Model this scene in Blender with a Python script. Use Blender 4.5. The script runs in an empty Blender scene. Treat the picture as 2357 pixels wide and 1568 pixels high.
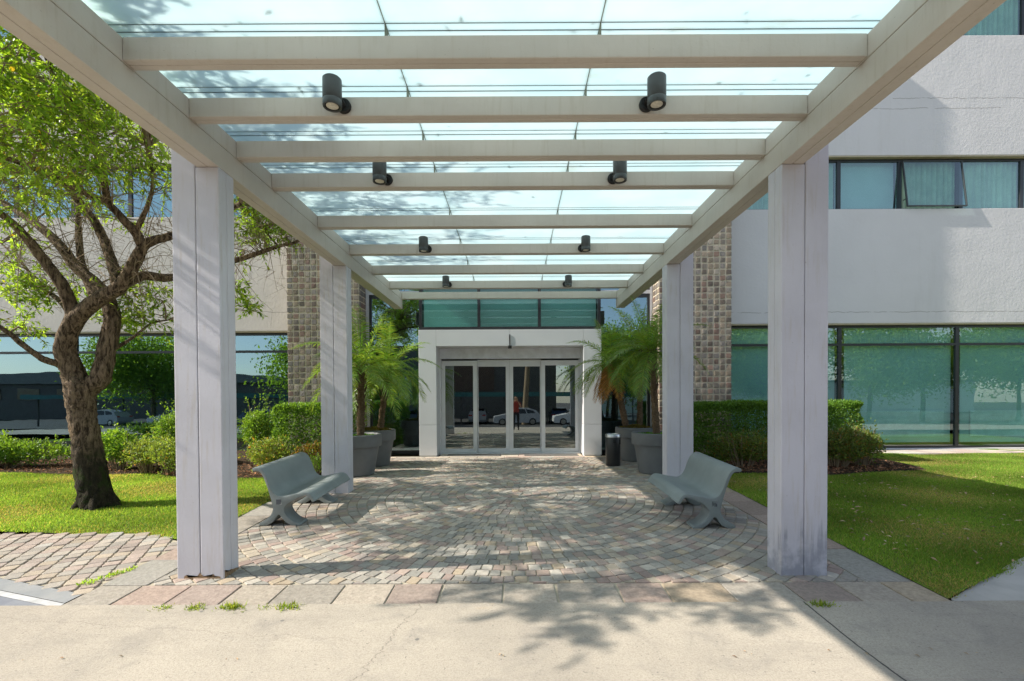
import bpy, bmesh, math, random
import numpy as np
from mathutils import Vector, Matrix, Euler
random.seed(7); RNG = np.random.default_rng(11)
S = bpy.context.scene
COL = S.collection
R = math.radians
CAMZ = 1.55; FPX = 1160.0; VPX = 1257.0; VPY = 967.0

def gz(y):
    """height of the paved ground: it climbs gently towards the doors"""
    if y < 3.55: return max(-1.1, -0.052 + 0.0 * y) if y > 2.4 else max(-1.1, -0.052 + 0.045 * (y - 2.4))
    return min(0.13, 0.035 * (y - 4.05))

def px(x, y, Y):
    """photo pixel (2357 wide view) -> world point at distance Y"""
    x /= 0.9428; y /= 0.9428
    return Vector(((x - VPX) * Y / FPX, Y, CAMZ - (y - VPY + (x - VPX) * 0.004) * Y / FPX))

# ---------------------------------------------------------------- materials
class N:
    def __init__(s, name):
        s.m = bpy.data.materials.new(name); s.m.use_nodes = True
        s.nt = s.m.node_tree; s.nt.nodes.clear()
        s.out = s.nt.nodes.new('ShaderNodeOutputMaterial')
    def n(s, t, **kw):
        o = s.nt.nodes.new(t)
        for k, v in kw.items():
            if isinstance(k, str) and hasattr(o, k) and k not in ('inputs',): setattr(o, k, v)
        return o
    def l(s, a, b): s.nt.links.new(a, b)
    def val(s, sock, v):
        if hasattr(v, 'is_linked'): s.l(v, sock)
        else: sock.default_value = v
    def math(s, op, a, b=0.0, c=None, clamp=False):
        o = s.n('ShaderNodeMath'); o.operation = op; o.use_clamp = clamp
        s.val(o.inputs[0], a); s.val(o.inputs[1], b)
        if c is not None: s.val(o.inputs[2], c)
        return o.outputs[0]
    def mix(s, f, a, b, mode='MIX'):
        o = s.n('ShaderNodeMix'); o.data_type = 'RGBA'; o.blend_type = mode
        s.val(o.inputs['Factor'], f)
        for k, v in ((6, a), (7, b)):
            if hasattr(v, 'is_linked'): s.l(v, o.inputs[k])
            else: o.inputs[k].default_value = (*v, 1) if len(v) == 3 else v
        return o.outputs[2]
    def coord(s, scale=(1, 1, 1), kind='Object'):
        tc = s.n('ShaderNodeTexCoord'); mp = s.n('ShaderNodeMapping'); mp.inputs['Scale'].default_value = scale
        s.l(tc.outputs[kind], mp.inputs[0]); return mp.outputs[0]
    def noise(s, vec, scale, detail=4, rough=.6, dist=0.0):
        o = s.n('ShaderNodeTexNoise'); s.l(vec, o.inputs['Vector']); o.inputs['Scale'].default_value = scale
        o.inputs['Detail'].default_value = detail; o.inputs['Roughness'].default_value = rough; o.inputs['Distortion'].default_value = dist
        return o.outputs['Fac']
    def ramp(s, f, a, b):
        o = s.n('ShaderNodeMapRange'); o.interpolation_type = 'SMOOTHSTEP'; s.val(o.inputs[0], f)
        o.inputs[1].default_value = a; o.inputs[2].default_value = b; return o.outputs[0]
    def sep(s, vec):
        o = s.n('ShaderNodeSeparateXYZ'); s.l(vec, o.inputs[0]); return o.outputs
    def attr(s, name='tint'):
        o = s.n('ShaderNodeAttribute'); o.attribute_name = name; return o.outputs['Color']
    def bump(s, h, strength, dist=.01):
        o = s.n('ShaderNodeBump'); s.l(h, o.inputs['Height']); o.inputs['Strength'].default_value = strength; o.inputs['Distance'].default_value = dist
        return o.outputs[0]
    def pbr(s, col, rough=.7, spec=.3, metal=0.0, normal=None, **kw):
        p = s.n('ShaderNodeBsdfPrincipled')
        if hasattr(col, 'is_linked'): s.l(col, p.inputs['Base Color'])
        else: p.inputs['Base Color'].default_value = (*col, 1)
        s.val(p.inputs['Roughness'], rough); p.inputs['Specular IOR Level'].default_value = spec; p.inputs['Metallic'].default_value = metal
        if normal: s.l(normal, p.inputs['Normal'])
        return p.outputs[0]
    def done(s, sh): s.l(sh, s.out.inputs[0]); return s.m

def simple(name, c, c2=None, scale=6, rough=.6, spec=.3, metal=0.0, bump=0.0, bscale=60, bd=.004, stretch=(1, 1, 1)):
    n = N(name); v = n.coord(stretch)
    col = n.mix(n.ramp(n.noise(v, scale, 5), .3, .7), c, c2 or tuple(x * .85 for x in c))
    nm = n.bump(n.noise(v, bscale, 4), bump, bd) if bump else None
    return n.done(n.pbr(col, rough, spec, metal, nm))

M = {}
# painted steel of the canopy: faint streaks and rust-coloured stains
def paint(name, c, dirty=0.0):
    n = N(name); v = n.coord(); vs = n.coord((9, 9, .8))
    col = n.mix(n.ramp(n.noise(v, 1.7, 6), .35, .7), c, tuple(x * .9 for x in c))
    col = n.mix(n.math('MULTIPLY', n.ramp(n.noise(vs, 3, 5), .5, .75), .34), col, (.40, .345, .27))
    col = n.mix(n.math('MULTIPLY', n.ramp(n.noise(v, 45, 3), .69, .76), .5), col, (.2, .17, .14))
    if dirty:
        z = n.sep(v)[2]; drip = n.noise(n.coord((26, 26, 1.4)), 1.0, 4)
        lim = n.math('MULTIPLY', n.math('POWER', drip, 2.0), dirty)
        f = n.math('MULTIPLY', n.ramp(n.math('SUBTRACT', lim, z), -.12, .12), n.math('MULTIPLY', n.ramp(n.noise(v, 7, 4), .3, .6), .62))
        col = n.mix(f, col, (.20, .21, .26))
    nm = n.bump(n.noise(v, 38, 5), .22, .006)
    return n.done(n.pbr(col, .55, .3, 0, nm))
M['paint'] = paint('lavender_grey_paint', (.55, .54, .59))
M['paint_stained'] = paint('stained_grey_paint', (.55, .535, .595), 1.15)
M['paint_beam'] = paint('warm_grey_paint', (.54, .495, .445))
M['joint'] = simple('dark_joint', (.12, .10, .08), rough=.9)
M['rust'] = simple('chipped_render', (.20, .13, .08), (.34, .24, .15), 30, .95, .1, bump=.6, bscale=60)

def stucco(name, c, cracks=()):
    n = N(name); v = n.coord()
    col = n.mix(n.ramp(n.noise(v, .6, 6), .3, .75), c, tuple(x * .93 for x in c))
    vs = n.coord((3.2, 3.2, .25))
    col = n.mix(n.math('MULTIPLY', n.ramp(n.noise(vs, 1.6, 5), .55, .8), .14), col, (.38, .34, .28))
    x, y, z = n.sep(v)
    for (z0, amp, xa, xb, sc) in cracks:
        w = n.math('SUBTRACT', n.noise(n.coord((1, 0, 0)), sc, 6, .7), .5)
        d = n.math('ABSOLUTE', n.math('SUBTRACT', n.math('SUBTRACT', z, z0), n.math('MULTIPLY', w, amp)))
        f = n.math('SUBTRACT', 1.0, n.ramp(d, .003, .011))
        f = n.math('MULTIPLY', f, n.math('MULTIPLY', n.math('GREATER_THAN', x, xa), n.math('LESS_THAN', x, xb)))
        f = n.math('MULTIPLY', f, n.ramp(n.noise(v, 3, 3), .35, .5))
        col = n.mix(n.math('MULTIPLY', f, .7), col, (.2, .18, .16))
    h = n.math('ADD', n.math('MULTIPLY', n.noise(v, 14, 6, .65), .8), n.math('MULTIPLY', n.noise(v, 1.6, 3), 1.2))
    return n.done(n.pbr(col, .9, .15, 0, n.bump(h, .28, .03)))
M['stucco'] = stucco('grey_stucco', (.66, .645, .65), ((3.62, .14, 2, 16, 1.7), (8.7, .16, 4, 12.2, 1.1), (8.95, .2, 9.5, 16, 1.3)))
M['stucco_left'] = stucco('warm_stucco', (.60, .56, .52), ((3.70, .16, -9, -5, 2.1),))
M['reveal'] = simple('cream_reveal', (.5, .44, .32), rough=.85)

# stones carry their own colour per stone
def stone(name, rough=.75, var=.35, bump=.5, bs=55, spec=.25):
    n = N(name); v = n.coord(); a = n.attr()
    k = n.noise(v, 34, 6, .7); k2 = n.noise(v, 3.0, 4)
    col = n.mix(n.ramp(k, .25, .75), n.mix(1.0, a, (1 - var,) * 3, 'MULTIPLY'), n.mix(1.0, a, (1 + var * .5,) * 3, 'MULTIPLY'))
    col = n.mix(n.math('MULTIPLY', n.ramp(k2, .5, .8), .25), col, (.30, .26, .21))
    h = n.math('ADD', n.noise(v, bs, 6, .7), n.math('MULTIPLY', n.noise(v, bs / 5, 3), 1.3))
    return n.done(n.pbr(col, rough, spec, 0, n.bump(h, bump, .012)))
M['sett'] = stone('porphyry_sett', .7, .17, .35)
M['slab'] = stone('stone_slab', .65, .3, .45, 28)
M['tile'] = stone('split_stone_tile', .85, .3, .7, 30, .15)
M['mortar'] = simple('sandy_mortar', (.46, .41, .32), (.35, .31, .24), 9, .95, .1, bump=.5, bscale=120)
M['grout'] = simple('pale_grout', (.66, .58, .45), (.54, .47, .36), 7, .95, .1, bump=.4, bscale=60)

def concrete():
    n = N('pale_concrete'); v = n.coord(); x, y, z = n.sep(v)
    col = n.mix(n.ramp(n.noise(v, .55, 7, .65), .32, .7), (.465, .41, .338), (.35, .31, .26))
    col = n.mix(n.math('MULTIPLY', n.ramp(n.noise(v, 2.6, 6, .7, .6), .48, .72), .7), col, (.29, .262, .23))
    col = n.mix(n.math('MULTIPLY', n.ramp(n.noise(v, 75, 4, .85), .4, .68), .55), col, (.22, .19, .155))
    col = n.mix(n.math('MULTIPLY', n.ramp(n.noise(v, 42, 2), .66, .73), .7), col, (.16, .145, .13))
    vo = n.n('ShaderNodeTexVoronoi'); n.l(v, vo.inputs['Vector']); vo.inputs['Scale'].default_value = 3.1
    d = n.math('ADD', vo.outputs['Distance'], n.math('MULTIPLY', n.noise(v, 60, 3), .04))
    pick = n.math('GREATER_THAN', n.sep(vo.outputs['Color'])[0], .42)
    col = n.mix(n.math('MULTIPLY', n.math('MULTIPLY', n.math('SUBTRACT', 1.0, n.ramp(d, .05, .075)), pick), .8), col, (.13, .125, .12))
    rust = n.math('MULTIPLY', n.ramp(n.noise(v, 1.9, 4, .6), .66, .76), .45)
    col = n.mix(rust, col, (.48, .33, .17))
    # saw-cut joint running away from the viewer, and one wandering crack
    j = n.math('ABSOLUTE', n.math('SUBTRACT', n.math('ADD', x, n.math('MULTIPLY', n.noise(v, 9, 5), .02)), 2.185))
    col = n.mix(n.math('SUBTRACT', 1.0, n.ramp(j, .003, .009)), col, (.06, .055, .05))
    w = n.math('MULTIPLY', n.math('SUBTRACT', n.noise(n.coord((0, 1, 0)), 4.5, 7, .75), .5), .35)
    cx = n.math('ADD', n.math('MULTIPLY', n.math('SUBTRACT', y, 3.5), .22), n.math('ADD', w, -.74))
    c = n.math('ABSOLUTE', n.math('SUBTRACT', x, cx))
    col = n.mix(n.math('MULTIPLY', n.math('SUBTRACT', 1.0, n.ramp(c, .001, .0055)), .7), col, (.12, .1, .085))
    w2 = n.math('MULTIPLY', n.math('SUBTRACT', n.noise(n.coord((1, 0, 0)), 3.1, 7, .75), .5), .3)
    c2 = n.math('ABSOLUTE', n.math('SUBTRACT', y, n.math('ADD', n.math('MULTIPLY', x, -.11), n.math('ADD', w2, 2.98))))
    col = n.mix(n.math('MULTIPLY', n.math('MULTIPLY', n.math('SUBTRACT', 1.0, n.ramp(c2, .001, .006)), n.math('LESS_THAN', x, -1.1)), .3), col, (.14, .12, .1))
    tr_ = n.ramp(n.noise(n.coord((.35, 2.6, 1)), 1.5, 6, .7, .4), .5, .72); col = n.mix(n.math('MULTIPLY', tr_, .28), col, (.24, .215, .185))
    h = n.math('ADD', n.noise(v, 150, 5, .7), n.math('MULTIPLY', n.noise(v, 9, 3), 1.0))
    return n.done(n.pbr(col, .85, .2, 0, n.bump(h, .35, .006)))
M['concrete'] = concrete()
M['walk'] = simple('pale_walk_concrete', (.52, .49, .45), (.40, .375, .34), 2.5, .9, .2, bump=.5, bscale=110)
M['asphalt'] = simple('asphalt', (.055, .055, .058), (.085, .083, .08), 1.2, .9, .2, bump=.4, bscale=150)
M['curbgrey'] = simple('grey_kerb_concrete', (.24, .25, .26), (.30, .30, .30), 4, .9, .2, bump=.5, bscale=90)
M['curbdark'] = simple('blue_grey_kerb_paint', (.17, .18, .21), (.22, .23, .25), 5, .8, .25, bump=.5, bscale=90)
M['whiteline'] = simple('white_line_paint', (.52, .52, .53), (.38, .38, .38), 9, .8, .2, bump=.3, bscale=90)

def lawn():
    n = N('lawn_turf'); v = n.coord()
    col = n.mix(n.ramp(n.noise(v, 1.1, 6), .35, .7), (.13, .23, .03), (.19, .28, .05))
    col = n.mix(n.math('MULTIPLY', n.ramp(n.noise(v, 1.6, 6, .7), .52, .7), .85), col, (.27, .21, .10))
    col = n.mix(n.math('MULTIPLY', n.ramp(n.noise(v, 55, 3), .5, .7), .5), col, (.08, .13, .02))
    return n.done(n.pbr(col, .95, .05, 0, n.bump(n.noise(v, 90, 4), .6, .02)))
M['lawn'] = lawn()
M['soil'] = simple('dark_soil', (.045, .032, .022), (.085, .06, .04), 12, .98, .05, bump=.9, bscale=50, bd=.03)

def leaf(name, c, t, rough=.45, tr=.45, spec=.35):
    n = N(name); a = n.attr()
    d = n.pbr(n.mix(1.0, a, c, 'MULTIPLY'), rough, spec)
    tl = n.n('ShaderNodeBsdfTranslucent'); n.l(n.mix(1.0, a, t, 'MULTIPLY'), tl.inputs[0])
    mx = n.n('ShaderNodeMixShader'); mx.inputs[0].default_value = tr; n.l(d, mx.inputs[1]); n.l(tl.outputs[0], mx.inputs[2])
    return n.done(mx.outputs[0])
M['leaf'] = leaf('tree_leaf', (.14, .255, .03), (.46, .76, .05), .4, .48)
M['hedge'] = leaf('hedge_leaf', (.10, .21, .03), (.26, .46, .03), .4, .38)
M['shrub'] = leaf('shrub_leaf', (.115, .185, .035), (.30, .42, .045), .5, .35)
M['palm'] = leaf('palm_leaflet', (.10, .20, .035), (.26, .46, .035), .35, .34)
M['deadpalm'] = leaf('dry_palm_leaflet', (.34, .19, .06), (.38, .22, .05), .6, .3, .1)
M['blade'] = leaf('grass_blade', (.19, .325, .055), (.42, .68, .06), .6, .45, .12)
M['mulch'] = leaf('bark_mulch', (.20, .12, .07), (.1, .05, .02), .95, .05, .05)

def bark():
    n = N('furrowed_bark'); v = n.coord((1, 1, .28)); vo = n.coord()
    k = n.noise(v, 26, 6, .7, .5)
    col = n.mix(n.ramp(k, .36, .62), (.04, .028, .018), (.26, .19, .125))
    z = n.sep(vo)[2]
    moss = n.math('SUBTRACT', 1.0, n.ramp(n.math('ADD', z, n.math('MULTIPLY', n.noise(vo, 5, 5), .9)), 1.05, 1.6))
    col = n.mix(n.math('MULTIPLY', moss, .88), col, (.022, .02, .014))
    col = n.mix(n.math('MULTIPLY', n.math('MULTIPLY', moss, n.ramp(n.noise(vo, 5.5, 5), .5, .62)), .6), col, (.035, .06, .012))
    return n.done(n.pbr(col, .9, .15, 0, n.bump(k, 1.0, .06)))
M['bark'] = bark()
M['twig'] = simple('pale_twig', (.30, .23, .15), (.2, .15, .1), 10, .85, .15)
M['palmtrunk'] = simple('palm_trunk', (.20, .14, .09), (.10, .07, .045), 22, .95, .1, bump=1, bscale=45, bd=.03, stretch=(1, 1, 2))
M['pot'] = simple('grey_planter', (.155, .16, .165), (.13, .135, .14), 3, .55, .3, bump=.15, bscale=30)
M['moss'] = leaf('planter_moss', (.12, .15, .03), (.2, .25, .03), .8, .25, .1)
M['bench'] = simple('grey_bench_paint', (.235, .262, .262), (.195, .222, .222), 2.6, .5, .35, bump=.25, bscale=60)
M['emblem'] = simple('dark_emblem', (.10, .11, .125), rough=.6)
M['emblem_pale'] = simple('pale_emblem', (.42, .43, .44), rough=.6)
M['binblack'] = simple('black_bin', (.022, .023, .025), (.03, .03, .032), 5, .35, .5)
M['steel'] = simple('brushed_steel', (.6, .6, .6), (.5, .5, .5), 30, .3, .5, metal=1.0)
M['lampgrey'] = simple('anthracite_lamp', (.055, .06, .062), (.045, .05, .052), 8, .38, .45)
M['lampdark'] = simple('black_bracket', (.02, .02, .02), rough=.5)
M['lampface'] = simple('lamp_reflector', (.7, .66, .56), (.5, .47, .4), 40, .35, .5)
M['frame'] = simple('black_window_frame', (.018, .02, .024), (.026, .028, .032), 4, .35, .5)
M['alu'] = simple('aluminium', (.62, .62, .64), (.55, .55, .57), 8, .4, .5, metal=.3)
M['panel'] = simple('white_cladding_panel', (.62, .63, .655), (.585, .6, .63), 1.2, .35, .5)
M['panel_lav'] = simple('lavender_header_panel', (.80, .83, .92), rough=.45)
M['doorframe'] = simple('white_door_frame', (.66, .67, .69), (.6, .61, .63), 3, .35, .5)
M['interior'] = simple('interior_wall', (.22, .23, .22), rough=.9)
M['interior_dark'] = simple('interior_dark', (.05, .05, .055), rough=.8)
M['intfloor'] = simple('interior_floor', (.2, .19, .18), rough=.4)
M['blind'] = simple('pale_blind', (.62, .67, .64), (.54, .60, .57), 1.1, .9, .1)
M['partition'] = simple('white_partition', (.75, .8, .76), rough=.8)
M['curtain'] = simple('woven_curtain', (.72, .76, .58), (.5, .56, .42), 2, .95, .05)
M['amber'] = simple('amber_soffit', (.65, .38, .05), (.5, .28, .04), 3, .6)
M['mat'] = simple('grey_doormat', (.11, .108, .105), (.16, .155, .15), 60, .95, .1, bump=.8, bscale=200)
M['teal'] = simple('teal_fascia', (.06, .2, .2), rough=.6)
M['darkbrown'] = simple('brown_cladding', (.13, .085, .065), (.1, .07, .055), 3, .8)
M['farwall'] = simple('far_grey_wall', (.13, .125, .12), (.11, .105, .1), 2, .85)
M['carwhite'] = simple('white_car_paint', (.75, .75, .75), rough=.2, spec=.5)
M['cargrey'] = simple('silver_car_paint', (.5, .51, .53), rough=.2, spec=.5)
M['carblue'] = simple('dark_blue_car_paint', (.05, .08, .16), rough=.2, spec=.5)
M['carglass'] = simple('car_glass', (.015, .017, .02), rough=.05, spec=.6)
M['tyre'] = simple('tyre', (.02, .02, .02), rough=.9)
M['tail'] = simple('red_tail_light', (.5, .02, .02), rough=.2, spec=.5)
M['headlamp'] = simple('clear_headlight', (.7, .72, .75), rough=.1, spec=.6)
M['skin'] = simple('skin', (.45, .27, .19), rough=.6)
M['shirt'] = simple('red_shirt', (.35, .06, .05), rough=.9)
M['trouser'] = simple('dark_trousers', (.03, .032, .04), rough=.9)
M['hair'] = simple('dark_hair', (.03, .02, .015), rough=.8)
M['litter'] = leaf('fallen_leaf', (.42, .34, .22), (.2, .15, .08), .9, .1, .05)

def glass(name, tint, boost, wavy=.02, mirror=(.86, .97, .96)):
    n = N(name); v = n.coord()
    nm = n.bump(n.noise(v, .9, 2), wavy, .05)
    lw = n.n('ShaderNodeLayerWeight'); lw.inputs['Blend'].default_value = .5
    back = n.n('ShaderNodeNewGeometry').outputs['Backfacing']      # a pane has two faces: only the outer one tints and mirrors
    g = n.n('ShaderNodeBsdfGlossy'); g.inputs['Roughness'].default_value = 0.0; g.inputs['Color'].default_value = (*mirror, 1); n.l(nm, g.inputs['Normal'])
    t = n.n('ShaderNodeBsdfTransparent'); n.l(n.mix(back, tint, (1, 1, 1)), t.inputs[0])
    f = n.math('ADD', n.math('MULTIPLY', n.math('POWER', lw.outputs['Facing'], 5.0), 1 - boost), boost)
    f = n.math('MULTIPLY', f, n.math('SUBTRACT', 1.0, back))
    mx = n.n('ShaderNodeMixShader'); n.l(f, mx.inputs[0]); n.l(t.outputs[0], mx.inputs[1]); n.l(g.outputs[0], mx.inputs[2])
    return n.done(mx.outputs[0])
M['glass'] = glass('green_solar_glass', (.26, .56, .52), .32, .025, (.62, .88, 1.0))
M['glass_pale'] = glass('pale_green_glass', (.56, .82, .81), .20, .02, (.82, .96, 1.0))
M['glass_transom'] = glass('transom_glass', (.50, .80, .76), .09, .02, (.82, .96, 1.0))
M['doorglass'] = glass('dark_door_glass', (.35, .38, .38), .30, wavy=.008)

def frosted():
    n = N('frosted_canopy_glass'); v = n.coord()
    k = n.ramp(n.noise(v, 1.5, 5), .3, .7)
    t = n.n('ShaderNodeBsdfTranslucent'); n.l(n.mix(n.math('MULTIPLY', n.ramp(n.noise(n.coord((1, 3, 1)), 2.6, 7, .7), .52, .8), .35), n.mix(k, (.74, .875, .90), (.81, .905, .92)), (.62, .64, .52)), t.inputs[0])
    d = n.pbr((.55, .72, .72), .25, .4)
    mx = n.n('ShaderNodeMixShader'); mx.inputs[0].default_value = .80; n.l(d, mx.inputs[1]); n.l(t.outputs[0], mx.inputs[2])
    return n.done(mx.outputs[0])
M['frosted'] = frosted()
M['silicone'] = simple('silicone_seal', (.05, .08, .08), rough=.6)
M['seam'] = simple('aged_seam', (.22, .23, .17), (.12, .12, .08), 9, .7)

# ---------------------------------------------------------------- mesh builder
class MB:
    def __init__(s): s.v = []; s.f = []; s.mi = []; s.t = []; s.smooth = False
    def add(s, vs, fs, mi=0, tint=None):
        b = len(s.v); s.v.extend([tuple(p) for p in vs]); s.f.extend([tuple(i + b for i in f) for f in fs]); s.mi.extend([mi] * len(fs))
        s.t.extend([tint or (1, 1, 1)] * len(vs))
    def box(s, x0, x1, y0, y1, z0, z1, c=0.0, mi=0, tint=None, mat=None):
        """box, with chamfered edges when c > 0"""
        if x1 < x0: x0, x1 = x1, x0
        if y1 < y0: y0, y1 = y1, y0
        if c <= 0:
            vs = [(x, y, z) for x in (x0, x1) for y in (y0, y1) for z in (z0, z1)]
            fs = [(0, 1, 3, 2), (4, 6, 7, 5), (0, 4, 5, 1), (2, 3, 7, 6), (0, 2, 6, 4), (1, 5, 7, 3)]
        else:
            bm = bmesh.new(); bmesh.ops.create_cube(bm, size=1)
            for q in bm.verts:
                q.co = Vector((x0 + (q.co.x + .5) * (x1 - x0), y0 + (q.co.y + .5) * (y1 - y0), z0 + (q.co.z + .5) * (z1 - z0)))
            bmesh.ops.bevel(bm, geom=bm.edges[:], offset=c, segments=2, affect='EDGES', profile=.5)
            bm.verts.index_update(); vs = [q.co.copy() for q in bm.verts]; fs = [[q.index for q in f.verts] for f in bm.faces]; bm.free()
        if mat is not None: vs = [mat @ Vector(p) for p in vs]
        s.add(vs, fs, mi, tint)
    def tube(s, pts, rad, n=8, mi=0, jit=0.0, cap=True, tint=None, smoothpath=0):
        pts = [Vector(p) for p in pts]; rad = list(rad) if hasattr(rad, '__len__') else [rad] * len(pts)
        if smoothpath: pts, rad = catmull(pts, rad, smoothpath)
        vs = []; up = None
        for i, p in enumerate(pts):
            d = (pts[min(i + 1, len(pts) - 1)] - pts[max(i - 1, 0)]).normalized()
            if up is None: up = d.orthogonal().normalized()
            up = (up - d * up.dot(d)).normalized(); w = d.cross(up)
            for k in range(n):
                a = 2 * math.pi * k / n; r = rad[i] * (1 + (random.uniform(-jit, jit) if jit else 0))
                vs.append(p + (up * math.cos(a) + w * math.sin(a)) * r)
        fs = [(i * n + k, i * n + (k + 1) % n, (i + 1) * n + (k + 1) % n, (i + 1) * n + k) for i in range(len(pts) - 1) for k in range(n)]
        if cap: fs += [tuple(range(n))[::-1], tuple(range((len(pts) - 1) * n, len(pts) * n))]
        s.add(vs, fs, mi, tint)
    def lathe(s, prof, c=(0, 0, 0), n=40, mi=0, mat=None):
        vs = [(c[0] + r * math.cos(2 * math.pi * k / n), c[1] + r * math.sin(2 * math.pi * k / n), c[2] + z) for r, z in prof for k in range(n)]
        fs = [(i * n + k, i * n + (k + 1) % n, (i + 1) * n + (k + 1) % n, (i + 1) * n + k) for i in range(len(prof) - 1) for k in range(n)]
        fs += [tuple(range(n))[::-1], tuple(range((len(prof) - 1) * n, len(prof) * n))]
        if mat is not None: vs = [mat @ Vector(p) for p in vs]
        s.add(vs, fs, mi)
    def build(s, name, mats, parent=None, smooth=False, loc=None, tints=False):
        me = bpy.data.meshes.new(name); me.from_pydata(s.v, [], s.f)
        for m in (mats if isinstance(mats, (list, tuple)) else [mats]): me.materials.append(M[m])
        me.polygons.foreach_set('material_index', s.mi)
        if tints:
            a = me.attributes.new('tint', 'FLOAT_COLOR', 'POINT')
            a.data.foreach_set('color', np.concatenate([np.array(s.t, dtype=np.float32), np.ones((len(s.t), 1), np.float32)], 1).ravel())
        if smooth is True: me.polygons.foreach_set('use_smooth', [True] * len(me.polygons))
        me.update(); o = bpy.data.objects.new(name, me); COL.objects.link(o)
        if isinstance(smooth, (int, float)) and smooth is not True and smooth:
            me.polygons.foreach_set('use_smooth', [True] * len(me.polygons)); me.set_sharp_from_angle(angle=R(smooth))
        if loc is not None: o.location = loc
        if parent is not None: o.parent = parent
        return o

def arr_mesh(name, verts, nper, faces_local, mat, tint=None, parent=None, smooth=False):
    """many copies of one small face pattern from a numpy block (count, nper, 3) -> one mesh"""
    c = verts.shape[0]; V = verts.reshape(-1, 3).astype(np.float32)
    fl = [np.array(f) for f in faces_local]; me = bpy.data.meshes.new(name)
    loops = np.concatenate([f for f in fl]); L = len(loops)
    li = (np.arange(c)[:, None] * nper + loops[None, :]).ravel()
    sizes = np.array([len(f) for f in fl]); st = np.concatenate([[0], np.cumsum(sizes)[:-1]])
    ls = (np.arange(c)[:, None] * L + st[None, :]).ravel()
    me.vertices.add(len(V)); me.vertices.foreach_set('co', V.ravel())
    me.loops.add(len(li)); me.loops.foreach_set('vertex_index', li.astype(np.int32))
    me.polygons.add(len(ls)); me.polygons.foreach_set('loop_start', ls.astype(np.int32))
    me.materials.append(M[mat])
    if tint is not None:
        a = me.attributes.new('tint', 'FLOAT_COLOR', 'POINT')
        t = np.repeat(tint.astype(np.float32), nper, axis=0); t = np.concatenate([t, np.ones((len(t), 1), np.float32)], 1)
        a.data.foreach_set('color', t.ravel())
    me.update(calc_edges=True); me.validate()
    o = bpy.data.objects.new(name, me); COL.objects.link(o)
    if parent is not None: o.parent = parent
    return o

def catmull(pts, rad, k):
    P = [pts[0] * 2 - pts[1]] + pts + [pts[-1] * 2 - pts[-2]]; out = []; ro = []
    for i in range(1, len(P) - 2):
        for j in range(k):
            t = j / k; a, b, c, d = P[i - 1], P[i], P[i + 1], P[i + 2]
            out.append(.5 * ((2 * b) + (c - a) * t + (2 * a - 5 * b + 4 * c - d) * t * t + (3 * b - a - 3 * c + d) * t ** 3))
            ro.append(rad[i - 1] * (1 - t) + rad[i] * t)
    out.append(pts[-1]); ro.append(rad[-1]); return out, ro

def tag(o, label=None, cat=None, group=None, kind=None):
    if label: o['label'] = label
    if cat: o['category'] = cat
    if group: o['group'] = group
    if kind: o['kind'] = kind
    return o
def thing(name, label, cat, loc=(0, 0, 0), group=None, rz=0):
    o = bpy.data.objects.new(name, None); COL.objects.link(o); o.location = loc; o.rotation_euler = (0, 0, rz); o.empty_display_size = .2
    return tag(o, label, cat, group)
def struct(o): o['kind'] = 'structure'; return o
def copy_tree(o, parent=None):
    c = o.copy(); COL.objects.link(c); c.parent = parent
    for ch in list(o.children): copy_tree(ch, c)
    return c

def rot_to(d, n):
    """arrays: unit direction d and approx normal n -> orthonormal (d, side, normal)"""
    s = np.cross(n, d); s /= np.linalg.norm(s, axis=1, keepdims=True) + 1e-9
    return d, s, np.cross(d, s)
def unit(a): return a / (np.linalg.norm(a, axis=1, keepdims=True) + 1e-9)
def leaves(name, P, D, Nn, Ln, Wd, tint, mat, parent=None, fold=.25):
    """diamond leaves folded on the midrib: base, left, tip, right, middle"""
    d, s, n = rot_to(unit(D), unit(Nn)); L = Ln[:, None]; W = Wd[:, None]
    V = np.stack([P, P + d * L * .45 + s * W * .5 + n * W * fold, P + d * L - n * L * .12, P + d * L * .45 - s * W * .5 + n * W * fold, P + d * L * .5], 1)
    return arr_mesh(name, V, 5, [(0, 4, 1), (1, 4, 2), (0, 3, 4), (3, 2, 4)], mat, tint, parent)
def tints(n, lo=.7, hi=1.25, warm=.25):
    k = RNG.uniform(lo, hi, (n, 1)); t = np.ones((n, 3)) * k
    w = RNG.uniform(0, warm, n); t[:, 0] *= 1 + w * 1.6; t[:, 1] *= 1 + w * .3
    return t
EXPOSURE = .88
# ================================================================ ground
def sheet(name, x0, x1, ys, mat, dz=0.0, nx=2, fz=gz):
    b = MB(); xs = np.linspace(x0, x1, nx)
    vs = [(x, y, fz(y) + dz) for y in ys for x in xs]
    fs = [(j * nx + i, j * nx + i + 1, (j + 1) * nx + i + 1, (j + 1) * nx + i) for j in range(len(ys) - 1) for i in range(nx - 1)]
    b.add(vs, fs); return b.build(name, mat)
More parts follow.
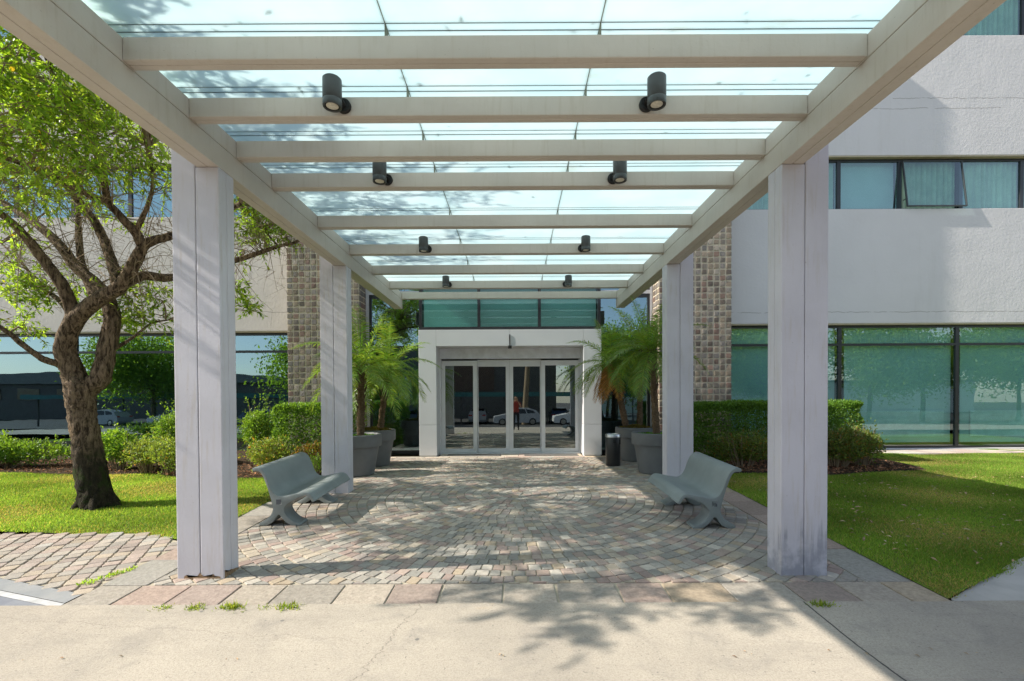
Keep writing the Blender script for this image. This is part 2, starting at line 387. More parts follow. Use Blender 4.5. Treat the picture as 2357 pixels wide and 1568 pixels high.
# base terrain far around, lying below everything
b = MB(); ys = [-160, -60, -27, -20, -10, 2.0, 3.3, 7.8, 14, 90]
zs = [-1.3, -1.3, -1.3, -1.12, -.68, -.3, -.3, -.06, -.06, -.06]
b.add([(x, y, z) for y, z in zip(ys, zs) for x in (-160, 160)], [(2 * i, 2 * i + 1, 2 * i + 3, 2 * i + 2) for i in range(len(ys) - 1)])
struct(b.build('ground', 'asphalt'))
b = MB(); ys = [3.4, 4.05, 5, 6, 7, 7.77, 12.2]; b.add([(x, y, gz(max(y, 3.56)) - .045) for y in ys for x in (-16.5, 16.5)], [(2 * i, 2 * i + 1, 2 * i + 3, 2 * i + 2) for i in range(6)]); struct(b.build('subsoil', 'soil'))
struct(sheet('road', -30, 30, [-8, -4, -1, 1, 2.4, 3.0, 3.575], 'concrete'))
struct(sheet('parking_lot', -60, 60, [-60, -21, -8], 'asphalt', .0, 2, lambda y: max(-1.1, gz(y))))

PAL = [((.185, .18, .168), 8), ((.215, .208, .19), 7), ((.165, .168, .158), 5), ((.24, .18, .155), 4), ((.215, .155, .142), 3), ((.265, .23, .18), 5), ((.25, .20, .135), 2), ((.275, .262, .235), 4), ((.19, .165, .158), 3)]
PALW = [w for _, w in PAL]
def stonecol(k=1.0, pal=None, sat=.62):
    c = random.choices([p for p, _ in (pal or PAL)], [w for _, w in (pal or PAL)])[0]; v = random.uniform(.89, 1.13) * k; g_ = sum(c) / 3; c = [g_ + (q - g_) * sat for q in c]
    return tuple(min(.9, x * v * 1.45 * w) for x, w in zip(c, (1.07, 1.0, .92)))
def clip(poly, x0, x1, y0, y1):
    for ax, lim, sg in ((0, x0, 1), (0, x1, -1), (1, y0, 1), (1, y1, -1)):
        out = []
        for i in range(len(poly)):
            p, q = poly[i], poly[(i + 1) % len(poly)]
            a, c = sg * (p[ax] - lim), sg * (q[ax] - lim)
            if a >= 0: out.append(p)
            if (a < 0) != (c < 0):
                t = a / (a - c); out.append((p[0] + (q[0] - p[0]) * t, p[1] + (q[1] - p[1]) * t))
        poly = out
        if len(poly) < 3: return []
    return poly
def area(p): return .5 * sum(p[i][0] * p[(i + 1) % len(p)][1] - p[(i + 1) % len(p)][0] * p[i][1] for i in range(len(p)))
def add_stone(b, poly, h, bev, col, tilt=.004, zf=gz, low=-.014):
    if area(poly) < 0: poly = poly[::-1]
    n = len(poly); cx = sum(p[0] for p in poly) / n; cy = sum(p[1] for p in poly) / n
    tx, ty = random.uniform(-tilt, tilt) * 8, random.uniform(-tilt, tilt) * 8
    vs = [(x, y, zf(y) + low) for x, y in poly]; mid = []; top = []
    for x, y in poly:
        d = math.hypot(x - cx, y - cy) + 1e-6
        z = zf(y) + h + (x - cx) * tx + (y - cy) * ty
        mid.append((x - (x - cx) / d * bev * .3, y - (y - cy) / d * bev * .3, z - bev * .55))
        top.append((x - (x - cx) / d * bev * 1.3, y - (y - cy) / d * bev * 1.3, z))
    fs = [(i, (i + 1) % n, n + (i + 1) % n, n + i) for i in range(n)] + [(n + i, n + (i + 1) % n, 2 * n + (i + 1) % n, 2 * n + i) for i in range(n)] + [tuple(range(2 * n, 3 * n))]
    b.add(vs + mid + top, fs, 0, col)
def rounded(poly, k=.22):
    out = []
    for i in range(len(poly)):
        a, c, d = poly[i - 1], poly[i], poly[(i + 1) % len(poly)]
        out.append((c[0] + (a[0] - c[0]) * k * .5, c[1] + (a[1] - c[1]) * k * .5)); out.append((c[0] + (d[0] - c[0]) * k * .5, c[1] + (d[1] - c[1]) * k * .5))
    return out

PX0, PX1, PY0, PY1 = -3.06, 2.90, 3.93, 10.95
struct(sheet('paving_bed', -3.46, 3.31, [3.57, 4.05, 5, 6, 7, 7.77, 9, 11.3], 'mortar', -.011))
b = MB(); CX, CY = 0.0, 7.05
cols4 = [(-2.9, -2.5), (2.27, 2.67)]
for k in range(0, 48):
    r = .075 + k * .1235; n = max(3, round(2 * math.pi * r / .106)); off = random.random()
    cuts = [off + i + random.uniform(-.09, .09) for i in range(n)]; cuts.append(cuts[0] + n)
    for i in range(n):
        a0, a1 = cuts[i] * 2 * math.pi / n, cuts[i + 1] * 2 * math.pi / n
        g = .0042 / max(r, .1); r0, r1 = r - .0575 + random.uniform(-.004, .004), r + .0575 + random.uniform(-.004, .004)
        am = (a0 + a1) / 2; mx, my = CX + r * math.cos(am), CY + r * math.sin(am)
        if not (PX0 - .15 < mx < PX1 + .15 and PY0 - .15 < my < PY1 + .15): continue
        q = [(r0, a0 + g), (r1, a0 + g), (r1, a1 - g), (r0, a1 - g)]
        q = [(CX + rr * math.cos(a) + random.uniform(-.004, .004), CY + rr * math.sin(a) + random.uniform(-.004, .004)) for rr, a in q]
        q = clip(rounded(q, .13), PX0 + .006, PX1 - .006, PY0 + .006, PY1 - .006)
        if len(q) < 3 or abs(area(q)) < .0012: continue
        add_stone(b, q, random.uniform(-.0025, .0025), .0045, stonecol(1.06), .0022)
struct(b.build('sett_paving', 'sett', tints=True))

# large border slabs: front row, two sides, a back row at the doors
SP = [((.22, .208, .19), 4), ((.265, .24, .21), 5), ((.26, .205, .182), 6), ((.275, .23, .175), 4), ((.24, .24, .23), 2), ((.225, .185, .17), 4)]
b = MB()
def slab(q, k=1.0): add_stone(b, rounded(q, .04), random.uniform(-.002, .002), .006, stonecol(k * .95, SP, .85), .0006, gz, -.05)
xs = [-3.45]
while xs[-1] < 3.28: xs.append(min(3.3, xs[-1] + random.uniform(.36, .56)) if xs[-1] < 2.9 else 3.3)
for i in range(len(xs) - 1):
    sk = lambda x: x + (x + .1) * .0 + random.uniform(-.006, .006)
    slab([(xs[i] + .005, 3.56), (xs[i + 1] - .005, 3.56), (sk(xs[i + 1] - .006), 3.92), (sk(xs[i] + .006), 3.92)])
for x0, x1 in ((-3.45, -3.07), (2.91, 3.3)):
    y = 3.93
    while y < 10.9:
        y2 = min(10.95, y + random.uniform(.5, .8)); slab([(x0, y + .004), (x1, y + .004), (x1, y2 - .004), (x0, y2 - .004)]); y = y2
x = -3.45
while x < 3.25:
    x2 = min(3.3, x + random.uniform(.5, .75)); slab([(x + .004, 10.96), (x2 - .004, 10.96), (x2 - .004, 11.17), (x + .004, 11.17)], 1.35); x = x2
x = -1.8
while x < 1.55:
    x2 = min(1.6, x + random.uniform(.55, .8)); slab([(x + .004, 11.18), (x2 - .004, 11.18), (x2 - .004, 11.68), (x + .004, 11.68)], 1.5); x = x2
struct(b.build('slab_border', 'slab', tints=True))

# the path leaving to the left: bigger setts in a slanting grid
LP = [(-3.47, 3.80), (-4.43, 4.10), (-7.5, 5.05), (-9.5, 5.1), (-9.5, 5.32), (-4.25, 5.30), (-3.75, 5.12), (-3.47, 4.98)]
def inside(p, poly):
    r = False
    for i in range(len(poly)):
        (x1, y1), (x2, y2) = poly[i - 1], poly[i]
        if (y1 > p[1]) != (y2 > p[1]) and p[0] < (x2 - x1) * (p[1] - y1) / (y2 - y1) + x1: r = not r
    return r
b = MB(); b.add([(x, y, gz(y) - .013) for x, y in LP], [tuple(range(len(LP)))[::-1]]); struct(b.build('path_bed', 'mortar'))
b = MB(); ca, sa = math.cos(R(24)), math.sin(R(24))
for i in range(-60, 60):
    for j in range(-40, 50):
        u, v = i * .138, j * .130
        c = (-4.3 + u * ca - v * sa, 4.6 + u * sa + v * ca)
        if not inside(c, LP): continue
        q = [(u - .064, v - .060), (u + .064, v - .060), (u + .064, v + .060), (u - .064, v + .060)]
        q = [(-4.3 + (p[0] + random.uniform(-.005, .005)) * ca - (p[1] + random.uniform(-.005, .005)) * sa, 4.6 + p[0] * sa + p[1] * ca + random.uniform(-.005, .005)) for p in q]
        add_stone(b, rounded(q, .22), random.uniform(-.003, .003), .006, stonecol(1.02, SP))
struct(b.build('sett_path', 'sett', tints=True))

# dropped kerb at the lower left: grey strip, white line, dark painted wedge
def poly(name, pts, mat):
    m = MB(); m.add(pts, [tuple(range(len(pts)))]); return struct(m.build(name, mat))
def kline(o, x): return 3.72 - o + (x + 3.30) * -.315
def kband(name, o0, o1, x1, dz, mat, z1=None):
    m = MB(); xs = np.linspace(-9, x1, 24); vs = []
    for x in xs:
        for o in (o0, o1):
            y = kline(o, x); vs.append((x, y, gz(max(y, 3.56)) - dz))
    m.add(vs, [(2 * i, 2 * i + 1, 2 * i + 3, 2 * i + 2) for i in range(23)]); return struct(m.build(name, mat))
kband('kerb_strip', -.005, .15, -3.46, .004, 'curbgrey'); kband('kerb_line', .15, .215, -3.46, .008, 'whiteline')
m = MB(); xs = np.linspace(-9, -3.46, 24); vs = []
for x in xs:
    y = max(3.59, kline(.215, x)); vs += [(x, 3.565, -.048), (x, y, gz(max(y, 3.56)) - .010)]
m.add(vs, [(2 * i, 2 * i + 2, 2 * i + 3, 2 * i + 1) for i in range(23)]); struct(m.build('kerb_wedge', 'curbdark'))
# pale concrete walk at the lower right
m = MB(); xs = [3.335, 4.55, 7.0, 12]; up = [3.62, 4.33, 5.63, 7.7]; vs = []
for x, y in zip(xs, up): vs += [(x, 3.46, -.046), (x, y, gz(y) - .006), (x, 3.46, -.2)]
m.add(vs, [f for i in range(3) for f in ((3 * i, 3 * i + 3, 3 * i + 4, 3 * i + 1), (3 * i, 3 * i + 2, 3 * i + 5, 3 * i + 3))] + [(0, 1, 2)]); struct(m.build('sidewalk', 'walk'))

# lawns (a gently bumpy sheet each side)
def lz(x, y):
    e = min(1, max(0, (abs(x + .08) - 3.35) / .6))
    z = gz(max(y, 3.56)) + e * (.02 * math.sin(x * 1.3 + 1) * math.sin(y * .9) + .012 * math.sin(x * 3.1) * math.cos(y * 2.3))
    return z + .004
RB = [(3.292, 3.6), (4.55, 4.28), (7.0, 5.57), (12, 7.62), (16, 7.62), (16, 12.2), (3.292, 12.2)]
LB = [(-16, 5.33), (-4.25, 5.31), (-3.75, 5.13), (-3.442, 4.99), (-3.442, 12.2), (-16, 12.2)]
def lawn_mesh(name, poly):
    bm = bmesh.new(); x0 = min(p[0] for p in poly); x1 = max(p[0] for p in poly)
    f = bm.faces.new([bm.verts.new((x, y, 0)) for x, y in poly]); 
    for ax in (0, 1):
        lo = min(p[ax] for p in poly); hi = max(p[ax] for p in poly); k = lo + .25
        while k < hi:
            co = Vector((k, 0, 0)) if ax == 0 else Vector((0, k, 0)); no = Vector((1, 0, 0)) if ax == 0 else Vector((0, 1, 0))
            bmesh.ops.bisect_plane(bm, geom=bm.verts[:] + bm.edges[:] + bm.faces[:], plane_co=co, plane_no=no); k += .25
    for v in bm.verts: v.co.z = lz(v.co.x, v.co.y)
    bmesh.ops.recalc_face_normals(bm, faces=bm.faces[:])
    if bm.faces[:][0].normal.z < 0: bmesh.ops.reverse_faces(bm, faces=bm.faces[:])
    me = bpy.data.meshes.new(name); bm.to_mesh(me); bm.free(); me.materials.append(M['lawn'])
    o = bpy.data.objects.new(name, me); COL.objects.link(o); return struct(o)
lawn_mesh('lawn', RB); lawn_mesh('lawn', LB)

# planting beds
def bedr(x): return 8.35 + .18 * math.sin(x * 2.1) + max(0, x - 6.6) * .55
def bedl(x): return 8.85 + .10 * math.sin(x * 1.7) - max(0, min(1.0, (x + 6.9) / 1.0)) * .55
def bed(name, x0, x1, f, y1):
    m = MB(); n = 60; vs = []
    for i in range(n + 1):
        x = x0 + (x1 - x0) * i / n
        for j in range(13):
            y = f(x) + (y1 - f(x)) * j / 12; vs.append((x, y, lz(x, y) + (.006 if j == 0 else .035 + .02 * random.random())))
    m.add(vs, [(i * 13 + j, (i + 1) * 13 + j, (i + 1) * 13 + j + 1, i * 13 + j + 1) for i in range(n) for j in range(12)])
    return struct(m.build(name, 'soil', smooth=True))
bed('planting_bed', 3.32, 7.75, bedr, 12.1); bed('planting_bed', -16, -3.47, bedl, 12.1)
n = 5200; X = np.concatenate([RNG.uniform(3.35, 7.6, n // 2), RNG.uniform(-11, -3.5, n // 2)]); Y = np.array([(bedr(x) if x > 0 else bedl(x)) for x in X]) + RNG.uniform(-.06, 1.6, n)
Z = np.array([lz(x, y) for x, y in zip(X, Y)]) + .055
leaves('bark_mulch', np.stack([X, Y, Z], 1), np.stack([RNG.normal(size=n), RNG.normal(size=n), RNG.normal(0, .25, n)], 1), np.stack([RNG.normal(0, .3, n), RNG.normal(0, .3, n), np.ones(n)], 1), RNG.uniform(.03, .09, n), RNG.uniform(.015, .04, n), tints(n, .4, 1.9), 'mulch')['kind'] = 'stuff'
# paved strip under the right windows
b = MB(); x = 6.9
while x < 16:
    for y in (11.2, 11.6): add_stone(b, [(x, y), (x + .39, y), (x + .39, y + .39), (x, y + .39)], .02, .006, stonecol(1.5, SP), .001, lambda q: .13)
    x += .4
struct(b.build('window_strip', 'slab', tints=True))

# grass blades
def grass(cnt, poly, name, ymax, keep=None):
    P = []
    xs = [p[0] for p in poly]; lo, hi = max(min(xs), -13), min(max(xs), 13.5)
    pts = np.stack([RNG.uniform(lo, hi, cnt * 5), 3.6 + (ymax - 3.6) * RNG.uniform(0, 1, cnt * 5) ** 1.25], 1)
    for x, y in pts:
        if abs(x) > y * 1.12 + .4: continue
        if not inside((x + random.gauss(0, .022), y + random.gauss(0, .022)), poly): continue
        if y > (bedr(x) if 3.3 < x < 7.75 else (bedl(x) if x < 0 else 11.15)) + .02: continue
        P.append((x, y, lz(x, y)))
        if len(P) >= cnt: break
    P = np.array(P); n = len(P)
    bald = np.array([max(0, math.sin(x * 1.7 + y * .6) * math.sin(y * 2.3 - x * .4 + 1)) for x, y, _ in P])
    h = RNG.uniform(.018, .042, n) * (1 - .4 * bald); w = RNG.uniform(.0022, .0042, n) * (.6 + P[:, 1] * .12)
    D = unit(np.stack([RNG.normal(0, .5, n), RNG.normal(0, .5, n), np.ones(n)], 1)); a = RNG.uniform(0, 2 * math.pi, n)
    s = np.stack([np.cos(a), np.sin(a), np.zeros(n)], 1) * w[:, None]
    top = P + D * h[:, None] + np.stack([RNG.normal(0, .008, n), RNG.normal(0, .008, n), np.zeros(n)], 1)
    V = np.stack([P - s, P + s, top], 1)
    t = tints(n, .6, 1.25, .2); t *= (.86 + .22 * np.sin(P[:, 0] * 2.3 + np.sin(P[:, 1] * 1.9)) * np.sin(P[:, 1] * 2.9 + 1))[:, None]; dry = (RNG.uniform(0, 1, n) < .08 + .6 * bald); t[dry] *= np.array([2.1, 1.1, 2.6])
    o = arr_mesh(name, V, 3, [(0, 1, 2)], 'blade', t); o['kind'] = 'stuff'; return o
grass(190000, RB, 'grass', 11.2); grass(110000, LB, 'grass', 9.0)
n = 420; X = RNG.uniform(3.4, 8.5, n); Y = RNG.uniform(4.2, 8.2, n); ok = np.array([inside(p, RB) for p in zip(X, Y)]); X, Y = X[ok], Y[ok]; n = len(X)
leaves('fallen_leaves', np.stack([X, Y, np.array([lz(*p) for p in zip(X, Y)]) + .03], 1), np.stack([RNG.normal(size=n), RNG.normal(size=n), RNG.normal(0, .2, n)], 1), np.stack([RNG.normal(0, .3, n), RNG.normal(0, .3, n), np.ones(n)], 1), RNG.uniform(.03, .085, n), RNG.uniform(.012, .03, n), tints(n, .7, 1.5), 'litter')['kind'] = 'stuff'
n = 90; X = RNG.uniform(-3.3, 3.2, n); Y = RNG.choice([3.54, 3.52, 3.50, 3.3, 2.9], n) + RNG.normal(0, .02, n)
leaves('kerb_litter', np.stack([X, Y, -.045 + 0 * X], 1), np.stack([RNG.normal(size=n), RNG.normal(size=n), RNG.normal(0, .1, n)], 1), np.stack([RNG.normal(0, .2, n), RNG.normal(0, .2, n), np.ones(n)], 1), RNG.uniform(.01, .04, n), RNG.uniform(.006, .015, n), tints(n, .4, 1.3), 'litter')['kind'] = 'stuff'
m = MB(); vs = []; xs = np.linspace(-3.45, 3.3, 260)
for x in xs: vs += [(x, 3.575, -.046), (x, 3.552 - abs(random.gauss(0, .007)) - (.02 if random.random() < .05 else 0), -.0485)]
m.add(vs, [(2 * i, 2 * i + 1, 2 * i + 3, 2 * i + 2) for i in range(259)]); struct(m.build('kerb_shade_dirt', 'soil'))  # flat dark strip: slab overhang shade and dirt, both put in as colour
# weeds in the kerb joint
def weed(label, c, w, h, n):
    P = np.stack([c[0] + RNG.normal(0, w, n), c[1] + RNG.normal(0, min(w, .02), n), np.full(n, c[2])], 1)
    D = np.stack([RNG.normal(0, .7, n), RNG.normal(-.2, .5, n), np.ones(n)], 1)
    o = leaves('weed_tuft', P, D, RNG.normal(size=(n, 3)), RNG.uniform(h * .4, h, n), RNG.uniform(.008, .016, n), tints(n, .45, .95, .5), 'blade')
    tag(o, label, 'weed', 'weeds in the paving joints')
for xd, w, h, lab in ((372, .03, .04, 'small green weed in the kerb joint left of the left front column'), (443, .022, .045, 'small green weed in the kerb joint directly below the left front column'),
                  (525, .045, .055, 'widest green weed tuft in the front kerb joint'), (602, .02, .035, 'smallest green weed in the front kerb joint, between two bigger tufts'),
                  (657, .035, .05, 'rightmost green weed tuft in the sunny part of the kerb joint'), (1890, .03, .05, 'sparse weed in the shaded kerb joint under the right front column')):
    p = px(xd, 1390, 3.53); weed(lab, (p.x, 3.535, -.052), w * 1.25, h * 1.5, 260)
n = 140; t = RNG.uniform(0, 1, n); P = np.stack([-3.62 + .17 * t + RNG.normal(0, .02, n), 3.93 + .35 * t + RNG.normal(0, .02, n), np.full(n, -.005)], 1)
tag(leaves('weed_tuft', P, np.stack([RNG.normal(0, .7, n), RNG.normal(0, .7, n), np.ones(n)], 1), RNG.normal(size=(n, 3)), RNG.uniform(.02, .05, n), RNG.uniform(.008, .014, n), tints(n, .8, 1.4), 'blade'), 'long strip of green weeds between the left path and the border slabs', 'weed', 'weeds in the paving joints')

# ================================================================ canopy
can = thing('entrance_canopy', 'grey painted steel entrance canopy with frosted glass roof on four double columns', 'canopy', (0, 0, 0))
BEAMS = [1.83, 2.45, 3.07, 3.69, 4.31, 4.93, 6.08, 7.23, 8.38, 9.53, 10.545]
LX, RX = -2.50, 2.27; ZB, ZT = 3.505, 3.86
def column(xa, xb, y, mat, out, label=None):
    m = MB(); z0 = gz(y) - .02; ztop_in, mid = ZB - .002, (xa + xb) / 2
    for (p, q, outer) in ((xa, mid - .0025, out < 0), (mid + .0025, xb, out > 0)):
        m.box(p, q, y, y + .108, z0, ZT if outer else ztop_in, .007)
        m.box(p, q, y + .111, y + .22, z0, ZT if outer else ztop_in, .007)
    m.box(xa + .02, xb - .02, y + .02, y + .2, z0, ztop_in - .01, 0, 1)
    o = m.build('column', [mat, 'joint'], can)
    if label: o['label'] = label
    return o
c1 = column(-2.90, -2.50, 4.05, 'paint', -1, 'column with chipped brown render at its foot')
column(2.27, 2.67, 4.05, 'paint_stained', 1, 'column with dark drip stains at its foot')
column(-2.90, -2.50, 7.1, 'paint', -1); column(2.27, 2.67, 7.1, 'paint', 1)
m = MB()   # chipped patches at the foot
def chip(m, pts, f):
    n = len(pts); c = (sum(p[0] for p in pts) / n, sum(p[1] for p in pts) / n)
    m.add([f(*p) for p in pts] + [f(*c)], [(i, (i + 1) % n, n) for i in range(n)])
pts = [(-2.84, -.02)] + [(-2.84 + .31 * i / 16, .006 + .032 * abs(math.sin(i * 1.3 + .4)) * random.uniform(.4, 1.1) + (.045 if i == 7 else 0)) for i in range(17)] + [(-2.525, -.02)]
chip(m, pts, lambda x, z: (x, 4.0475, z)); m.f[-len(pts):] = [f[::-1] for f in m.f[-len(pts):]]
pts = [(4.06, -.02)] + [(4.06 + .2 * i / 9, .01 + .05 * random.uniform(.3, 1.1) * (1.3 - i / 9)) for i in range(10)] + [(4.265, -.02)]
chip(m, pts, lambda y, z: (-2.4975, y, z)); m.build('chipped_patch', 'rust', c1)
for side, (xi, xo) in (('l', (LX, LX - .19)), ('r', (RX, RX + .19))):
    m = MB(); a, c = min(xi, xo), max(xi, xo); h = (a + c) / 2
    m.box(a, h - .0015, 1.2, 10.65, ZB, 3.702, .006); m.box(h + .0015, c, 1.2, 10.65, ZB, 3.702, .006)
    m.box(a, c, 1.2, 10.65, 3.706, ZT, .006); m.box(a + .01, c - .01, 1.21, 10.64, 3.69, 3.72, 0, 1)
    m.build('girder', ['paint_beam', 'joint'], can)
for y in BEAMS:
    m = MB(); m.box(LX + .001, RX - .001, y, y + .051, 3.712, ZT, .006); m.box(LX + .001, RX - .001, y + .054, y + .105, 3.712, ZT, .006)
    m.box(LX + .004, RX - .004, y + .02, y + .085, 3.73, 3.84, 0, 1)
    m.build('beam', ['paint_beam', 'joint'], can)
GX = [-2.66, -.823, .566, 2.43]; ZG = 3.95
for i in range(len(BEAMS) - 1):
    for j in range(3):
        m = MB(); m.box(GX[j] + .004, GX[j + 1] - .004, BEAMS[i] + .085, BEAMS[i + 1] + .016, ZG, ZG + .012)
        m.build('glass_panel', 'frosted', can)
for y in BEAMS:      # pale clamp strip over each beam with dark seals either side, on posts
    for j in range(3):
        m = MB(); m.box(GX[j] + .004, GX[j + 1] - .004, y + .0215, y + .0795, ZG + .001, ZG + .011)
        m.box(GX[j] + .004, GX[j + 1] - .004, y + .0165, y + .021, ZG - .001, ZG + .0125, 0, 1); m.box(GX[j] + .004, GX[j + 1] - .004, y + .080, y + .0845, ZG - .001, ZG + .0125, 0, 1)
        m.build('clamp_strip', ['frosted', 'silicone'], can)
    for x in GX[1:3]: m = MB(); m.box(x - .003, x + .003, y + .02, y + .085, ZT - .002, ZG - .0015); m.build('glass_support', 'seam', can)
for x in GX[1:3]: m = MB(); m.box(x - .0022, x + .0022, BEAMS[0], BEAMS[-1] + .1, ZG + .001, ZG + .013); m.build('glass_seal', 'seam', can)
n = 230; X = RNG.uniform(-2.6, 2.35, n); Y = RNG.choice(np.array(BEAMS), n) + RNG.choice([-.03, .0, .05, .12], n) + RNG.normal(0, .03, n); far = RNG.uniform(0, 1, n) < .25; Y[far] = RNG.uniform(1.9, 10, far.sum()); X = np.where(RNG.uniform(0, 1, n) < .4, -2.6 + np.abs(RNG.normal(0, .7, n)), X)
leaves('roof_litter', np.stack([X, Y, np.full(n, ZG + .0145)], 1), np.stack([RNG.normal(size=n), RNG.normal(size=n), np.zeros(n)], 1), np.stack([RNG.normal(0, .08, n), RNG.normal(0, .08, n), np.ones(n)], 1), RNG.uniform(.02, .085, n), RNG.uniform(.008, .026, n), tints(n, .3, .9), 'litter', None, .05)['kind'] = 'stuff'
# spotlights on every other beam
def lamp(x, y, label):
    t = thing('spotlight', label, 'spotlight', (x, y - .115, 3.71), 'spotlights on the canopy beams')
    m = MB(); m.lathe([(.0, .03), (.054, .03), (.056, .004), (.066, 0), (.069, .006), (.069, .05), (.0675, .052), (.069, .054), (.069, .205), (.06, .214), (.0, .215)], n=32); m.build('lamp_body', 'lampgrey', t, smooth=40)
    m = MB(); m.lathe([(.044, .010), (.0545, .006), (.0545, .02), (.044, .02)], n=32); m.build('lamp_ring', 'lampdark', t)
    m = MB(); m.lathe([(.0, .006), (.02, .0055), (.044, .0085), (.044, .011), (0, .011)], n=32); m.build('lamp_lens', 'lampface', t, smooth=40)
    rot = Matrix.Rotation(R(-90), 4, 'X'); sx = .05 if x < 0 else -.05
    m = MB(); m.lathe([(0, 0), (.05, 0), (.055, .006), (.055, .03), (0, .03)], n=28, mat=Matrix.Translation((sx, .083, .07)) @ rot)
    m.lathe([(0, 0), (.022, 0), (.022, .06), (0, .06)], n=16, mat=Matrix.Translation((sx, .03, .07)) @ rot); m.build('bracket', 'lampdark', t, smooth=40)
for y, w in ((3.69, 'nearest and largest, on the second visible beam'), (4.93, 'on the fourth visible beam'), (7.23, 'on the sixth visible beam'), (9.53, 'farthest and smallest, near the doors')):
    for x, s in ((-1.35, 'left'), (1.07, 'right')): lamp(x, y, f'dark grey cylinder spotlight of the {s} row, {w}')
# ================================================================ building
bld = thing('office_building', 'three storey grey stucco office building with ribbon windows and stone clad entrance pillars', 'building', (0, 11.8, 0))
def bp(m, name, mats, **kw):
    o = m.build(name, mats, None, **kw); o.parent = bld; o.matrix_parent_inverse = Matrix.Translation((0, -11.8, 0)); return o
def sub(m, name, mats, par, **kw): return m.build(name, mats, par, **kw)   # child of a part: same frame as the part
YW = 12.0
LEV = lambda d: [(.17, 3.28 + d), (6.15 + d, 7.48 + d), (10.45 + d, 11.8 + d)]
for side, xa, xb, d, mt in (('r', 5.14, 17, .055, 'stucco'), ('l', -17, -5.38, -.06, 'stucco_left')):
    L = LEV(d)
    for z0, z1 in ((-.1, L[0][0]), (L[0][1], L[1][0]), (L[1][1], L[2][0]), (L[2][1], 13.2)):
        m = MB(); m.box(xa, xb, YW, YW + .3, z0, z1, .012 if z0 > 0 else 0); bp(m, 'wall', mt)
    for k, (z0, z1) in enumerate(L):
        m = MB(); m.box(xa, xb, YW + .012, YW + .13, z1 - .03, z1 - .002); bp(m, 'window_reveal', 'reveal')
        bays = np.arange(5.3, 17.5, 2.995) if (k == 0 and side == 'r') else (np.arange(5.15, 17, 1.55) if side == 'r' else (np.array([-17, -14.1, -11.2, -8.3, -5.39]) if k == 0 else np.linspace(-17, -5.39, 9)))
        zb = z1 - .035
        for i in range(len(bays) - 1):
            x0, x1 = float(bays[i]), float(bays[i + 1]); y = YW + .13; f = .045
            awn = side == 'r' and k == 1 and i == 3
            m = MB(); m.box(x0, x0 + f, y, y + .07, z0, zb); m.box(x1 - f, x1, y, y + .07, z0, zb)
            m.box(x0 + f, x1 - f, y, y + .07, z0, z0 + .05); m.box(x0 + f, x1 - f, y, y + .07, zb - .06, zb)
            zt = z0 + (zb - z0) * .845
            if k == 0: m.box(x0 + f, x1 - f, y, y + .07, zt - .03, zt + .03)
            w = bp(m, 'window', 'frame')
            def pane(za, zc):
                g = MB(); g.box(x0 + f - .005, x1 - f + .005, y + .03, y + .038, za, zc); g = sub(g, 'pane', 'glass_pale' if side == 'r' else 'glass', w)
            if k == 0: pane(z0 + .045, zt - .028); pane(zt + .028, zb - .055)
            elif not awn: pane(z0 + .045, zb - .055)
            else:      # top-hung sash pushed open
                w['label'] = 'window with its top-hung sash open'
                T = Matrix.Translation((0, y - .012, zb - .07)) @ Matrix.Rotation(R(-7.5), 4, 'X'); hgt = zb - z0 - .09; e = .02
                a, c = x0 + f - .02, x1 - f + .02; m = MB()
                for bx in ((a, a + e, -hgt, 0), (c - e, c, -hgt, 0), (a + e, c - e, -hgt, -hgt + e), (a + e, c - e, -e, 0)): m.box(bx[0], bx[1], -.045, 0, bx[2], bx[3], mat=T)
                m.box(a + e - .004, c - e + .004, -.026, -.02, -hgt + e - .004, -e + .004, mi=1, mat=T)
                m.box(x0 + .06, x0 + .075, -.0, .13, -hgt * .8, -hgt * .8 + .02, mat=Matrix.Translation((0, y - .15, zb - .09)))
                sub(m, 'sash', ['lampgrey', 'glass_pale'], w)
        # what hangs behind the panes
        if side == 'r' and k == 0:
            for x in bays[:-1]:
                m = MB(); m.box(x + .2, x + 2.95, 12.27, 12.28, .3, z1); bp(m, 'blind', 'blind')
                m = MB(); m.box(x + .45, x + 2.75, 12.235, 12.26, .45, 1.12); bp(m, 'partition', 'partition')
        elif k >= 1:
            for i, x in enumerate(bays[:-1]):
                if side == 'r' and k == 1 and i == 2:
                    m = MB(); m.box(x + .02, x + 1.53, 12.32, 12.33, z0 - .1, z1 + .1); bp(m, 'blind', 'blind'); continue
                m = MB(); vs = []; nn = 60
                for q in range(nn + 1):
                    u = x + .03 + 1.5 * q / nn; yy = 12.30 + (.05 + .02 * math.sin(q * .31)) * math.sin(q * 1.15 + i) + .02 * math.sin(q * 2.9)
                    vs += [(u, yy, z0 - .1), (u, yy, z1 + .1)]
                m.add(vs, [(2 * q, 2 * q + 2, 2 * q + 3, 2 * q + 1) for q in range(nn)]); bp(m, 'curtain', 'curtain', smooth=True)
    m = MB()
    for z in (3.9 + d, 8.1 + d): m.box(xa + .02, xb - .02, 12.31, 17.9, z, z + .3)
    bp(m, 'floor_slab', 'interior')
    m = MB(); m.box(xa + .02, xb - .02, 12.31, 17.9, .02, .12); bp(m, 'room_floor', 'intfloor')
    m = MB(); m.box(xa + .02, xb - .02, 17.9, 18.1, .12, 13.1); m.box(xa if side == 'l' else xb - .2, xa + .2 if side == 'l' else xb, 12.31, 17.9, .12, 13.1); bp(m, 'room_wall', 'interior')
m = MB(); m.box(-8.9, -6.9, 14.3, 14.5, 2.35, 2.55); bp(m, 'amber_fascia', 'amber')
